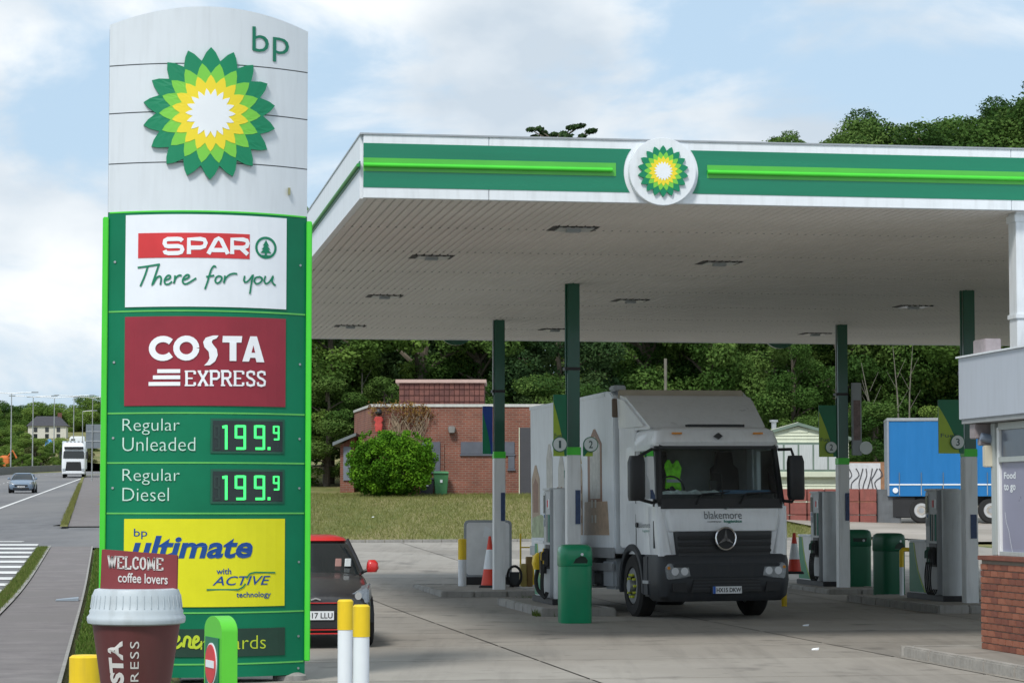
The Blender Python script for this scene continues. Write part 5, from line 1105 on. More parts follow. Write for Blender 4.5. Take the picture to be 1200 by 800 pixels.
# ================= cars =================
CHL = mat('car_headlamp_lens', (.22, .24, .26), .12, .3, var=.35, scale=16)
def hatchback(label, loc, yaw, paint, roof, accent, plate, sc=1., wing=None, group=None):
    t = thing('hatchback_car', label, 'car', loc, yaw, group); G2 = DGLASS
    st = [(-.0, .60, .24, .60, .50), (.05, .76, .19, .66, .64), (.25, .84, .17, .74, .72), (.65, .865, .16, .84, .76), (1.05, .87, .16, .92, .78), (1.6, .875, .16, .94, .80), (2.6, .875, .16, .96, .80), (3.4, .86, .17, .98, .78), (3.8, .80, .22, .94, .72), (3.92, .66, .3, .86, .6)]
    vs = []; n = 14
    for (y, hw, z0, z1, ht) in st:
        half = [(hw*.80, z0), (hw*.97, z0+.10), (hw, z0+.28), (hw*.985, z1-.16), (hw*.93, z1-.05), (ht*.95, z1), (ht*.45, z1+.025)]
        for p in half: vs.append((p[0], y, p[1]))
        for p in half[::-1]: vs.append((-p[0], y, p[1]))
    fs = [(i*n+j, i*n+(j+1) % n, (i+1)*n+(j+1) % n, (i+1)*n+j) for i in range(len(st)-1) for j in range(n)]+[tuple(range(n))[::-1], tuple((len(st)-1)*n+j for j in range(n))]
    mb = MB(); mb.add(vs, fs); bd_ = mb.build('body', paint, t, smooth=50)
    md = bd_.modifiers.new('subsurf', 'SUBSURF'); md.levels = 1; md.render_levels = 1
    mb = MB(); mb.loft([(.90, -.78, .78, 1.02, 3.80, .2), (1.10, -.72, .72, 1.36, 3.66, .22), (1.28, -.63, .63, 1.66, 3.50, .24), (1.345, -.57, .57, 1.82, 3.38, .24)], cs=6); mb.build('glasshouse', G2, t, smooth=50)
    mb = MB(); mb.loft([(1.335, -.60, .60, 1.74, 3.48, .22), (1.375, -.57, .57, 1.80, 3.44, .22), (1.405, -.45, .45, 1.95, 3.3, .2)], cs=6); mb.build('roof', roof, t, smooth=50)
    for s in (-1, 1):
        mb = MB(); mb.tube([(s*.765, 1.02, .93), (s*.70, 1.38, 1.12), (s*.60, 1.74, 1.345)], .028, 6); mb.tube([(s*.735, 2.35, .95), (s*.60, 2.4, 1.34)], .03, 6); mb.tube([(s*.76, 3.5, .95), (s*.62, 3.35, 1.34)], .04, 6); mb.build('window_pillar', paint if wing is None else BLACK, t)
        h_ = MB().hexa([(s*.42, .02, .52), (s*.78, .10, .56), (s*.86, .5, .62), (s*.55, .22, .58)] if s > 0 else [(-.78, .10, .56), (-.42, .02, .52), (-.55, .22, .58), (-.86, .5, .62)], [(s*.46, .08, .66), (s*.78, .16, .76), (s*.85, .60, .82), (s*.56, .36, .74)] if s > 0 else [(-.78, .16, .76), (-.46, .08, .66), (-.56, .36, .74), (-.85, .60, .82)]).build('headlamp', CHL, t, bevel=.02, smooth=50)
        MB().disc(s*.62, .66, .05, .045, .09, 14).build('lamp_reflector', CHROME, h_)
        mb = MB(); mb.loft([(.93, min(s*.86, s*1.0), max(s*.86, s*1.0), 1.22, 1.36, .04), (.98, min(s*.85, s*1.03), max(s*.85, s*1.03), 1.20, 1.38, .05), (1.05, min(s*.86, s*1.02), max(s*.86, s*1.02), 1.21, 1.37, .05), (1.09, min(s*.88, s*.98), max(s*.88, s*.98), 1.24, 1.34, .03)]); mi = mb.build('mirror', accent, t, smooth=60)
        MB().tube([(s*.78, 1.3, .93), (s*.88, 1.28, .96)], .025, 6).build('mirror_arm', BLACK, mi)
        for yy in (.72, 3.2):
            mb = MB(); mb.poly([(yy+.335*math.cos(R(a)), .31+.335*math.sin(R(a))) for a in range(0, 181, 12)], min(s*.74, s*.880), max(s*.74, s*.880), ax='yz'); mb.build('wheel_arch', BLACK, t)
            w_ = MB().wheel((s*.79, yy, .305), .305, .20, 28).build('wheel', RUB, t, smooth=40)
            mb = MB(); mb.wheel((s*.80, yy, .305), .19, .17, 20)
            for i in range(5): a = 2*PI*i/5; mb.tube([(s*.885, yy, .305), (s*.885, yy+.18*math.cos(a), .305+.18*math.sin(a))], .022, 5)
            mb.build('rim', RIM if wing is None else DGREY, w_, smooth=40)
    MB().box(-.45, .45, -.025, .06, .44, .56).build('upper_grille', BLACK, t, bevel=.01)
    MB().box(-.55, .55, -.03, .06, .25, .36).build('lower_grille', BLACK, t, bevel=.01)
    if wing:
        MB().box(-.52, .52, -.034, .03, .572, .582).build('red_line', wing, t); MB().box(-.56, .56, -.036, .03, .235, .248).build('red_line', wing, t); MB().box(-.60, .60, -.02, .03, .185, .20).build('red_line', wing, t)
        mb = MB(); mb.stroke([(-.07, .615), (0, .635), (.07, .615)], .018, -.01, .02); mb.build('badge', CHROME, t)
    p_ = MB().box(-.26, .26, -.048, -.03, .365, .475).build('number_plate', MATS['plate_white'], t)
    txt(plate, (-.235, .24, .385, .455), -.051, BLACK, p_, bold=.01)
    for s_ in (-.5, .3): pass
    MB().tube([(-.55, 1.10, .935), (.05, 1.2, 1.0)], .008, 5).build('wiper', BLACK, t); MB().tube([(.0, 1.10, .935), (.6, 1.25, .99)], .008, 5).build('wiper', BLACK, t)
    t.scale = (sc, sc, sc); return t
CARB = mat('car_black', (.02, .02, .022), .35, var=.1, coat=.6, dirt=.15); 
cp = on_y(370, 700, 31.)
car = hatchback('small black hatchback with red roof and red mirrors, half hidden by the totem', (cp.x, 31.0, 0), R(8), CARB, RED, RED, 'GD17 LLU', .95, wing=RED)
car.scale = (.85, .95, .97)
for pt_, nm, m_ in (((.42, 1.30, .95), 'dashboard_toy', mat('toy_pink', (.45, .25, .22), .8)), ((.56, 1.27, .95), 'tax_sticker', MATS['paper'])):
    o = MB().loft([(0, -.05, .05, -.015, .04, .02), (.10, -.04, .05, -.02, .02, .015)]).build(nm, m_, car, loc=(pt_[0], pt_[1]-.08, pt_[2]+.06))
BLUEC = mat('car_blue_grey', (.16, .22, .30), .35, var=.05, coat=.5)
Pc = on_y(24.5, 577, 171); hatchback('distant blue grey hatchback driving toward us on the main road', (Pc.x, 171, TY(171)+.02), R(7), BLUEC, BLUEC, BLUEC, 'LR06', .98)

# ================= far tractor lorry =================
Ph = on_y(86, 561, 268); hg = thing('articulated_lorry', 'distant white articulated lorry on the main road behind the small blue car', 'lorry', (Ph.x, 268, TY(268)+.02), R(9))
MB().loft([(.4, -1.2, 1.2, 0, 2.2, .2), (1.0, -1.25, 1.25, -.05, 2.2, .25), (2.2, -1.25, 1.25, 0, 2.2, .25), (3.4, -1.18, 1.18, .25, 2.2, .25), (3.75, -1.0, 1.0, .6, 2.2, .25)]).build('cab', TW, hg, smooth=40)
MB().poly([(-1.12, 2.0), (1.12, 2.0), (1.05, 2.85), (-1.05, 2.85)], -.04, .25).build('windscreen', DGLASS, hg, bevel=.05)
MB().poly([(-.85, .75), (.85, .75), (.75, 1.7), (-.75, 1.7)], -.09, .1).build('grille', BLACK, hg, bevel=.03)
MB().box(-1.12, 1.12, -.12, .1, .42, .72).build('bumper', TW, hg, bevel=.05); MB().box(-1.0, 1.0, -.02, .3, 3.05, 3.3).build('sun_visor', TRIM, hg)
MB().box(-1.25, 1.25, 2.6, 15, 1.1, 3.95).build('trailer', BOXW, hg, bevel=.04)
for s in (-1, 1):
    MB().box(min(s*.85, s*1.15), max(s*.85, s*1.15), -.14, .0, .75, 1.0).build('headlamp', HL, hg); MB().box(min(s*1.3, s*1.5), max(s*1.3, s*1.5), .05, .25, 2.0, 2.8).build('mirror', TRIM, hg, bevel=.04)
    for yy in (1.2, 4.2, 12.): truck_wheel(hg, s*1.0, yy, .5, .3, RIM, s)
mb = MB(); [mb.box(-.8+k*.4, -.6+k*.4, .6, .75, 3.75, 3.9) for k in range(5)]; mb.build('roof_lamps', STEEL, hg)

# ================= blue trailer =================
BLU = mat('curtain_blue', (.005, .155, .42), .45, var=.06, scale=.8, stretch=(6, 1, 1), bump=.15)
Pt = on_y(1041, 616, 93); by = R(-6); zt_ = G(Pt.x+3, 93)+.03
tr = thing('curtain_side_trailer', 'long bright blue curtain sided trailer parked behind the pumps', 'trailer', (Pt.x, 93, zt_), by)
s_ = F_/93; H0 = (617-571)/s_; H1 = (617-494)/s_; HS = (617-585)/s_
mbc = MB(); nC = 240; vC = []
for i in range(nC+1):
    x = 12*i/nC; a = .009*math.sin(x*3.1)+.005*math.sin(x*11+1)+.002*math.sin(x*31)
    for z in (H0, H0+.15, (H0+H1)/2, H1-.27, H1-.12): vC.append((x, a*(1.6 if z == (H0+H1)/2 else .7), z))
mbc.add(vC, [(5*i+j, 5*i+5+j, 5*i+6+j, 5*i+1+j) for i in range(nC) for j in range(4)]); bt = mbc.build('curtain', BLU, tr, smooth=60)
MB().box(.02, 11.98, .06, 2.48, H0, H1-.12).build('load_body', GREY, tr)
MB().box(-.03, 12.05, -.04, 2.54, H1-.12, H1).build('roof_rail', STEEL, tr, bevel=.02)
MB().box(-.02, .05, -.03, 2.53, HS, H1-.1).build('front_wall', mat('trailer_end', (.25, .28, .32), .5), tr); MB().box(.05, 12, -.02, .02, H0-.05, H0+.0).build('lower_rail', PETW, tr)
for k in range(6): MB().box(k*2., k*2+1.98, .0, .1, HS-.02, H0-.055).build('skirt_panel', BLU, tr, bevel=.01)
for k in range(14): MB().box(.405+k*.8, .43+k*.8, -.035, -.02, H0+.02, H0+.42).build('strap', mat('strap_grey', (.12, .16, .2), .6), tr)
for k in range(14): MB().box(.4+k*.8, .43+k*.8, -.02, .0, HS+.02, H0-.0).build('buckle', STEEL, tr)
MB().disc(.27, H0-.24, .10, -.05, .0, 16).build('marker_lamp', PETW, tr)
MB().box(.3, 12, .6, 1.9, HS-.35, HS-.02).build('chassis', BLACK, tr); MB().box(.15, 1.0, .1, .8, .2, HS-.05).build('tool_box', BLACK, tr, bevel=.03)
for x in (1.22, 3.75, 5.05, 6.3):
    w_ = MB(); pr_ = [(0, 0)]; 
    w_.wheel((0, 0, 0), .47, .34); o = w_.build('wheel', RUB, tr, smooth=40, loc=(x, .25, .47), rot=(0, 0, PI/2))
    mb = MB(); mb.wheel((0, 0, 0), .29, .36); mb.build('rim', mat('rim_bright', (.6, .6, .6), .35, .5), o, smooth=40)
    MB().disc(0, 0, .10, -.24, -.12, 12).build('hub', STEEL, o, rot=(0, 0, -PI/2))

# ================= static caravan =================
Yc = 98.; s_ = F_/Yc; Pv = on_y(936, 598, Yc); zc0 = G(Pv.x, Yc)
cv = thing('static_caravan', 'cream green static caravan with pitched roof and wide bay window', 'caravan', (Pv.x, Yc, zc0), R(-3))
CRM = mat('caravan_cream', (.60, .64, .50), .5, var=.05, dirt=.1); FG = mat('caravan_trim', (.16, .22, .18), .5)
ZZ = lambda py: on_y(936, py, Yc).z-zc0
hwC = 1.95; ez = ZZ(513); az = ZZ(497); 
body = MB(); body.poly([(-hwC, .3), (hwC, .3), (hwC, ez), (0, az-.08), (-hwC, ez)], 0, 9.).build('body', CRM, cv) if False else None
bd_ = MB(); bd_.poly([(-hwC, .3), (hwC, .3), (hwC, ez), (0, az-.08), (-hwC, ez)], 0, 9.); bd_ = bd_.build('body', CRM, cv)
z = .35; k = 0
while z < az-.2:
    w = hwC if z < ez-.1 else hwC*(az-.1-z-.13)/(az-.1-ez)
    if w > .2: MB().hexa([(-w, -.045, z), (w, -.045, z), (w, 0, z), (-w, 0, z)], [(-w, -.012, z+.125), (w, -.012, z+.125), (w, 0, z+.125), (-w, 0, z+.125)]).build('cladding_board', CRM, bd_)
    z += .13
for s in (-1, 1):
    b = [(0, -.15, az-.05), (s*(hwC+.12), -.15, ez-.10), (s*(hwC+.12), 9.1, ez-.10), (0, 9.1, az-.05)]; tt = [(p[0], p[1], p[2]+.12) for p in b]
    if s < 0: b = b[::-1]; tt = tt[::-1]
    MB().hexa(b, tt).build('roof_slope', FG, cv)
rf = MB(); rf.hexa([(-hwC, -.1, ez+.0), (0, -.1, az-.03), (0, 9, az-.03), (-hwC, 9, ez)], [(-hwC, -.1, ez+.08), (0, -.1, az+.09), (0, 9, az+.09), (-hwC, 9, ez+.08)]); rf.build('roof_sheet', mat('roof_cream', (.62, .62, .52), .6), cv)
wz0, wz1 = ZZ(550), ZZ(521)
wf2 = MB().box(-1.75, 1.75, -.22, .0, wz0-.18, wz1+.08).build('bay_window', FG, cv, bevel=.02)
for k in range(6): MB().box(-1.68+k*.57, -1.68+k*.57+.5, -.235, -.215, wz0, wz1).build('pane', mat('net_curtain', (.50, .53, .53), .4, var=.12, scale=6, stretch=(6, 1, .4)), wf2)
MB().box(-1.8, 1.8, -.26, -.0, wz0-.30, wz0-.08).build('window_sill', CRM, cv, bevel=.02)
mb = MB(); mb.tube([(-.9, .8, az-.3), (-.9, .8, az+.12)], .1, 10); mb.tube([(-.9, .8, az+.12), (-.9, .8, az+.2)], .17, 10); mb.build('flue', STEEL, cv)

# ================= low walls =================
RW = mat('red_block', (.26, .085, .07), .9, var=.25, scale=2., bump=.4, dirt=.3); GB = mat('grey_block', (.13, .14, .15), .9, var=.25, dirt=.3)
p = on_y(905, 603, 93); q = on_y(1028, 603, 93); zw = G(p.x, 93)-.3
lw = thing('red_block_wall', 'low red block wall in front of the caravan', 'wall', (p.x, 93, zw), 0)
n_ = 6; Lw = (q.x-p.x)/n_
for i in range(n_):
    for j in range(3): MB().box(i*Lw+.02, (i+1)*Lw-.02, random.uniform(-.015, .015), .5, j*.55, j*.55+.53).build('wall_block', RW, lw, bevel=.02)
ht = on_y(905, 572, 93).z-zw; lw.scale = (1, 1, ht/1.65)
p2 = on_y(1042, 603, 93.2)
gw = thing('grey_block_wall', 'dark grey concrete block between red wall and blue trailer', 'wall', (q.x+.03, 93.1, zw), 0); MB().box(0, p2.x-q.x+.4, 0, .5, 0, ht*.98).build('block', GB, gw, bevel=.03)
# graffiti wall
Yg = 108; p = on_y(985, 580, Yg); q = on_y(1050, 580, Yg); zb = G(p.x, Yg)-.2; zt2 = on_y(1000, 541, Yg).z-zb
gwl = thing('graffiti_wall', 'wall with black and white graffiti beside the blue trailer', 'wall', (p.x, Yg, zb), 0)
MB().box(0, q.x-p.x, 0, .3, 0, zt2).build('wall_body', mat('wall_orange_brown', (.30, .16, .09), .9, var=.3), gwl)
MB().box(.2, (1032-985)/F_*Yg, -.012, 0, zt2*.3, zt2-.05).build('white_paint_patch', mat('graffiti_white', (.62, .63, .66), .7, var=.15, scale=5), gwl)
mb = MB(); rg = random.Random(3)
for i in range(7):
    x = .35+i*.2; z0 = zt2*.42
    pts = [(x+rg.uniform(-.1, .1), z0+rg.uniform(0, .2)), (x+rg.uniform(-.12, .14), z0+.5+rg.uniform(-.1, .1)), (x+rg.uniform(-.05, .25), z0+.75), (x+rg.uniform(0, .25), z0+1.05)]
    mb.stroke(sm([(a_, min(b_, zt2-.1)) for a_, b_ in pts]), .045, -.025-.001*i, -.011)
mb.build('graffiti_strokes', mat('faded_black', (.07, .07, .08), .8), gwl)

# ================= brick building =================
Yb = 105.; pz = G(-2, Yb); BM = brick_mat('building_brick', (.235, .082, .055), (.18, .064, .046), (.23, .165, .13), s=1.25)
X = lambda px: (px-600)/F_*Yb
Zb = lambda py: on_y(500, py, Yb).z
bl_ = thing('brick_building', 'single storey flat roofed red brick building with boarded windows', 'building', (X(435), Yb, Zb(582)-.1), 0)
z0 = Zb(582)-.1; zT = Zb(475)-z0; Wd = X(640)-X(435)
MB().box(0, Wd, 0, 6.8, -.4, zT-.06).build('wall', BM, bl_)
wl = MB().hexa([(X(413)-X(435)-.35, 6.79, -.4), (-.01, .02, -.4), (.3, .02, -.4), (.3, 6.79, -.4)], [(X(413)-X(435)-.35, 6.79, zT-.07), (-.01, .02, zT-.07), (.3, .02, zT-.07), (.3, 6.79, zT-.07)]).build('side_wall', BM, bl_)
MB().box(-.04, Wd, -.05, 6.9, zT-.058, zT+.06).build('roof_coping', mat('coping_white', (.55, .55, .53), .6, dirt=.2), bl_)
MB().hexa([(X(413)-X(435)-.4, 6.85, zT-.052), (-.05, -.03, zT-.052), (.3, .01, zT-.052), (.3, 6.85, zT-.052)], [(X(413)-X(435)-.4, 6.85, zT+.053), (-.05, -.03, zT+.053), (.3, .01, zT+.053), (.3, 6.85, zT+.053)]).build('side_coping', MATS['coping_white'], bl_)
# tile hung plant room on the roof
TH = mat('hung_tile', (.15, .06, .048), .85, var=.3, scale=4.); TH2 = mat('hung_tile_dark', (.115, .045, .038), .85, var=.3, scale=4.)
x0, x1 = X(475)-X(435), X(567)-X(435); ztp = Zb(443)-z0
prm = MB().box(x0-.35, x1, 2.0, 5., zT, ztp-.1).build('roof_room', TH2, bl_)
nx, nz = 17, 4
for i in range(nx):
    for j in range(nz):
        a = x0-.35+(x1-x0+.35)*i/nx; b = x0-.35+(x1-x0+.35)*(i+1)/nx; zz = zT+(ztp-.1-zT)*j/nz; z2 = zT+(ztp-.1-zT)*(j+1)/nz
        MB().hexa([(a+.012, 1.93, zz), (b-.012, 1.93, zz), (b-.012, 2, zz), (a+.012, 2, zz)], [(a+.012, 1.975, z2), (b-.012, 1.975, z2), (b-.012, 2, z2), (a+.012, 2, z2)]).build('hung_tile', random.choice([TH, TH2]), prm)
MB().box(x0-.5, x1+.08, 1.85, 5.1, ztp-.1, ztp+.04).build('roof_trim', mat('trim_pink', (.48, .34, .30), .7), prm)
SH = mat('shutter_grey', (.10, .11, .14), .6, var=.15)
def shut(name, a, b, y0, y1, par=None, m_=None):
    f = MB().box(X(a)-X(435), X(b)-X(435), -.05, .03, Zb(y1)-z0, Zb(y0)-z0).build(name, m_ or SH, bl_, bevel=.01); 
    MB().box(X(a)-X(435)-.03, X(b)-X(435)+.03, -.075, .0, Zb(y1)-z0-.08, Zb(y1)-z0-.005).build('sill', SH, f); return f
shut('boarded_window', 495, 516, 517.5, 552); shut('boarded_window', 540, 583, 517.5, 531.5); shut('boarded_window', 583.5, 603, 517.5, 531.5); shut('boarded_window', 595.5, 603, 533, 549)
shut('door', 609.5, 624, 501, 581, m_=mat('door_dark', (.055, .055, .065), .6)); MB().box(X(608)-X(435), X(609)-X(435), -.03, .02, 0, Zb(501)-z0).build('door_frame', CRM, bl_)
WLG = mat('lamp_weathered', (.16, .155, .145), .6)
wlp = MB().loft([(Zb(507)-z0, X(526)-X(435), X(533)-X(435), -.3, 0, .05), (Zb(501)-z0, X(525)-X(435), X(534)-X(435), -.25, 0, .05), (Zb(499)-z0, X(527)-X(435), X(532)-X(435), -.15, 0, .05)])  .build('wall_lamp', WLG, bl_, smooth=40)
MB().box(X(519)-X(435), X(520.5)-X(435), -.06, 0, Zb(552)-z0, Zb(520)-z0).build('drainpipe', BM, bl_)
# lean-to
xa, xb = X(395)-X(435), X(413)-X(435)-.05
MB().hexa([(xa, 2., -.4), (xb-.0, 2., -.4), (xb, 6., -.4), (xa, 6., -.4)], [(xa, 2., Zb(520)-z0), (xb, 2., Zb(510)-z0), (xb, 6., Zb(510)-z0), (xa, 6., Zb(520)-z0)]).build('lean_to_wall', BM, bl_)
MB().hexa([(xa-.3, 1.6, Zb(521)-z0), (xb+.1, 1.6, Zb(509)-z0), (xb+.1, 6.2, Zb(509)-z0), (xa-.3, 6.2, Zb(521)-z0)], [(xa-.3, 1.6, Zb(517)-z0), (xb+.1, 1.6, Zb(505.5)-z0), (xb+.1, 6.2, Zb(505.5)-z0), (xa-.3, 6.2, Zb(517)-z0)]).build('lean_to_roof', mat('slate_grey', (.16, .19, .20), .7), bl_)
MB().box(X(399)-X(435), X(408)-X(435), 1.94, 2.02, Zb(562)-z0, Zb(522)-z0).build('lean_to_board', mat('board_blue_grey', (.17, .20, .25), .6), bl_)
# red wall fixture
p = on_y(443.5, 494, Yb-.4); al = thing('wall_ornament', 'small upright red ornament with dark top above the bush, on the brick wall', 'ornament', (p.x, Yb-.25, p.z))
MB().loft([(-.40, -.13, .13, -.08, .1, .05), (-.12, -.17, .17, -.1, .1, .06), (-.02, -.13, .13, -.08, .1, .05), (.08, -.2, .2, -.1, .1, .07), (.22, -.14, .14, -.1, .1, .06)]).build('red_body', mat('faded_red_coat', (.50, .06, .05), .7, var=.3, scale=9), al, smooth=50)
MB().lathe([(.05, .27), (.14, .33), (.15, .42), (.10, .52), (.02, .56)], n=12).build('dark_top', BLACK, al, smooth=60)
# wheelie bin
def wheelie(label, px, py, w, h, m_, Y):
    p = on_y(px, py, Y); t = thing('wheelie_bin', label, 'wheelie bin', p, R(5))
    MB().hexa([(-w*.40, -.25, .08), (w*.40, -.25, .08), (w*.40, .25, .08), (-w*.40, .25, .08)], [(-w*.5, -.34, h*.9), (w*.5, -.34, h*.9), (w*.5, .32, h*.9), (-w*.5, .32, h*.9)]).build('bin_body', m_, t, bevel=.02)
    MB().hexa([(-w*.54, -.40, h*.9), (w*.54, -.40, h*.9), (w*.54, .36, h*.92), (-w*.54, .36, h*.92)], [(-w*.5, -.32, h*.97), (w*.5, -.32, h*.97), (w*.5, .3, h), (-w*.5, .3, h)]).build('lid', m_, t, bevel=.02)
    MB().box(-.05, .05, -.345, -.33, h*.55, h*.66).build('label_plate', PETW, t)
    for s in (-1, 1): MB().wheel((s*w*.42, .25, .1), .1, .06, 14).build('wheel', BLACK, t)
    MB().tube([(-w*.45, .40, h*.93), (w*.45, .40, h*.93)], .018, 6).build('handle', m_, t)
wheelie('light green wheelie bin standing against the brick building', 516.5, 582, .60, 1.07, mat('wheelie_green', (.06, .22, .09), .5, var=.1), Yb-.6)
wheelie('dark wheelie bin half hidden beside the big green bush', 500, 582, .60, .80, mat('wheelie_dark', (.03, .035, .045), .5), Yb-.55)

# ================= plants =================
def foliage_mesh(name, lobes, n, size, rng, flat=1., tintbase=.5, edge=.55, droop=0.):
    """leaf-sized faces spread through and over a set of lobes (cx,cy,cz,r,tint)"""
    L = np.array([l[:4] for l in lobes]); tn = np.array([l[4] for l in lobes]); wts = L[:, 3]**2; wts /= wts.sum()
    idx = rng.choice(len(lobes), n, p=wts); d = rng.normal(size=(n, 3)); d /= np.linalg.norm(d, axis=1)[:, None]
    rad = L[idx, 3]*(edge+(1-edge)*rng.random(n)**.5)*(1+.10*rng.normal(size=n))
    c = L[idx, :3]+d*rad[:, None]*np.array([1, 1, flat]); c[:, 2] -= droop*rng.random(n)
    nrm = d*.7+rng.normal(size=(n, 3))*.55+np.array([0, 0, .25]); nrm /= np.linalg.norm(nrm, axis=1)[:, None]
    a = np.cross(nrm, rng.normal(size=(n, 3))); a /= np.linalg.norm(a, axis=1)[:, None]; b = np.cross(nrm, a)
    s = size*(.6+.8*rng.random(n))[:, None]
    v = np.stack([c-a*s*.5, c-b*s*.32+a*s*.05, c+a*s*.55, c+b*s*.32+a*s*.05], 1).reshape(-1, 3)
    me = bpy.data.meshes.new(name); me.vertices.add(4*n); me.vertices.foreach_set('co', v.ravel()); me.loops.add(4*n); me.loops.foreach_set('vertex_index', np.arange(4*n))
    me.polygons.add(n); me.polygons.foreach_set('loop_start', np.arange(n)*4); me.update(calc_edges=True)
    at = me.attributes.new('tint', 'FLOAT', 'FACE'); at.data.foreach_set('value', np.clip(tn[idx]+rng.normal(size=n)*.08, 0, 1)); return me
RN = np.random.default_rng(11)
LM = [leaf_mat('leaf_mid', (.026, .062, .014), (.062, .13, .026), (.13, .21, .05)), leaf_mat('leaf_dark', (.016, .038, .016), (.034, .074, .026), (.07, .12, .04)), leaf_mat('leaf_light', (.05, .10, .018), (.11, .19, .035), (.19, .28, .06)), leaf_mat('leaf_olive', (.05, .06, .02), (.10, .11, .04), (.17, .17, .08))]
BARK = mat('bark', (.12, .10, .075), .95, var=.3, scale=4, bump=.5); BARKP = mat('pale_bark', (.17, .16, .13), .9, var=.3, scale=3)
def crown_lobes(R_, H, n, rng, z0=.25, conif=False, lean=0.):
    o = []
    for i in range(n):
        t = rng.random(); a = rng.random()*2*PI
        zz = H*(z0+(1-z0)*t)
        w = R_*(math.sin(PI*min(1, max(.12, (t*.85+.13)))))**.7 if not conif else R_*(1-t*.8)
        rr = w*rng.random()**.5*.85; o.append((rr*math.cos(a)+lean*t, rr*math.sin(a), zz, R_*(.15+.27*rng.random()**1.3)*(1 if not conif else .7), rng.random()*.75+.05))
    return o
TREES = []
def tree_proto(R_, H, n, leaves, size, li, seed, z0=.25, conif=False, flat=.75, bark=BARK, tr_=.25):
    rng = np.random.default_rng(seed); rr = random.Random(seed); L = crown_lobes(R_, H, n, rng, z0, conif)
    me = foliage_mesh('crown', L, leaves, size, rng, flat); me.materials.append(LM[li])
    mb = MB(); pts = [(0, 0, -1.), (rr.uniform(-.1, .1), rr.uniform(-.1, .1), H*.3), (rr.uniform(-.3, .3), rr.uniform(-.3, .3), H*.62), (rr.uniform(-.3, .3), 0, H*.93)]
    mb.tube(pts, [tr_, tr_*.8, tr_*.5, tr_*.12], 7)
    for l in L[::2]:
        zz = max(.18*H, l[2]-rr.uniform(.8, 2.)); mb.tube([(0, 0, zz), (l[0]*.5, l[1]*.5, (zz+l[2])/2+.15), (l[0], l[1], l[2])], [tr_*.38, tr_*.25, tr_*.07], 5)
    o = mb.build('trunk', bark, None); tm = o.data; bpy.data.objects.remove(o); TREES.append((me, tm, H)); return len(TREES)-1
tree_proto(3.4, 11, 34, 26000, .17, 0, 1); tree_proto(3.8, 12, 38, 28000, .18, 1, 2); tree_proto(3.2, 10, 32, 24000, .16, 2, 3); tree_proto(3.6, 13, 40, 28000, .17, 0, 4, z0=.05)
tree_proto(3.0, 14, 36, 22000, .17, 1, 5, z0=.12, conif=True, flat=.45); tree_proto(2.6, 7, 24, 16000, .16, 3, 6, z0=.0); tree_proto(2.8, 8, 26, 20000, .15, 2, 7, z0=.0); tree_proto(4.2, 12, 44, 28000, .19, 0, 8, z0=.05)
rt = random.Random(5)
def tree(k, x, y, h, label, group, z=None, wid=1., kind='broadleaf_tree'):
    me, tm, H = TREES[k]; t = thing(kind, label, 'tree', (x, y, G(x, y) if z is None else z), rt.uniform(0, 6.28), group); s = h/H; t.scale = (s*wid, s*wid, s)
    c = bpy.data.objects.new('crown', me); COL.objects.link(c); c.parent = t; q = bpy.data.objects.new('trunk', tm); COL.objects.link(q); q.parent = t; return t
WG = 'trees of the wood behind the forecourt'; kinds = {0: 'mid green broadleaf tree in the wood behind the forecourt', 1: 'dark green broadleaf tree in the wood behind the forecourt', 2: 'light green broadleaf tree in the wood behind the forecourt', 3: 'tall full mid green tree in the wood behind the forecourt', 4: 'dark conifer in the wood behind the forecourt', 5: 'olive scrubby tree at the edge of the wood', 6: 'bright bushy tree at the edge of the wood', 7: 'broad low mid green tree in the wood behind the forecourt'}
HG = 'trees on the wooded hill'; hk = {k: v.replace('in the wood behind the forecourt', 'on the wooded hill at the right').replace('at the edge of the wood', 'on the wooded hill at the right') for k, v in kinds.items()}
for row, (Y, dx, hts) in enumerate(((121, 3.6, (8, 11)), (130, 4.2, (10, 14)), (141, 5.0, (13, 16)), (154, 6, (13, 16)))):
    x = (300-600)/F_*Y
    while x < 34+row*3:
        right = x > 12
        k = rt.choice([0, 1, 3, 7, 1, 4, 2] if x < 6 else [0, 3, 2, 7, 6, 0]) if row else rt.choice([6, 0, 7, 3, 2, 1] if x < -4 or right else [1, 0, 4, 1, 7])
        y = Y+rt.uniform(-3, 3); h = rt.uniform(*hts)
        h = min(h, on_y(600, 185, y).z-G(x, y)-.6) if x < 9 else h
        if not (row == 0 and -6.5 < x < 4 and False): tree(k, x, y, h, kinds[k], WG, wid=rt.uniform(.95, 1.35), kind='conifer' if k == 4 else 'broadleaf_tree')
        x += dx*rt.uniform(.7, 1.2)
for Y, dx, hts in ((115.5, 2.6, (3.2, 5.0)),):
    x = (330-600)/F_*Y
    while x < 34:
        k = rt.choice([6, 0, 7, 3] if x < -5 or x > 8 else [1, 0, 7]); tree(k, x, Y+rt.uniform(-1.5, 1.5), rt.uniform(*hts)+(1.5 if x < -6 else 0), 'u', 'undergrowth along the foot of the wood', wid=rt.uniform(1.3, 1.8), kind='shrub'); x += dx*rt.uniform(.8, 1.2)
def skyline(px): return np.interp(px, [905, 920, 960, 1000, 1050, 1100, 1150, 1180, 1200, 1300], [178, 168, 158, 150, 138, 140, 128, 112, 100, 80])
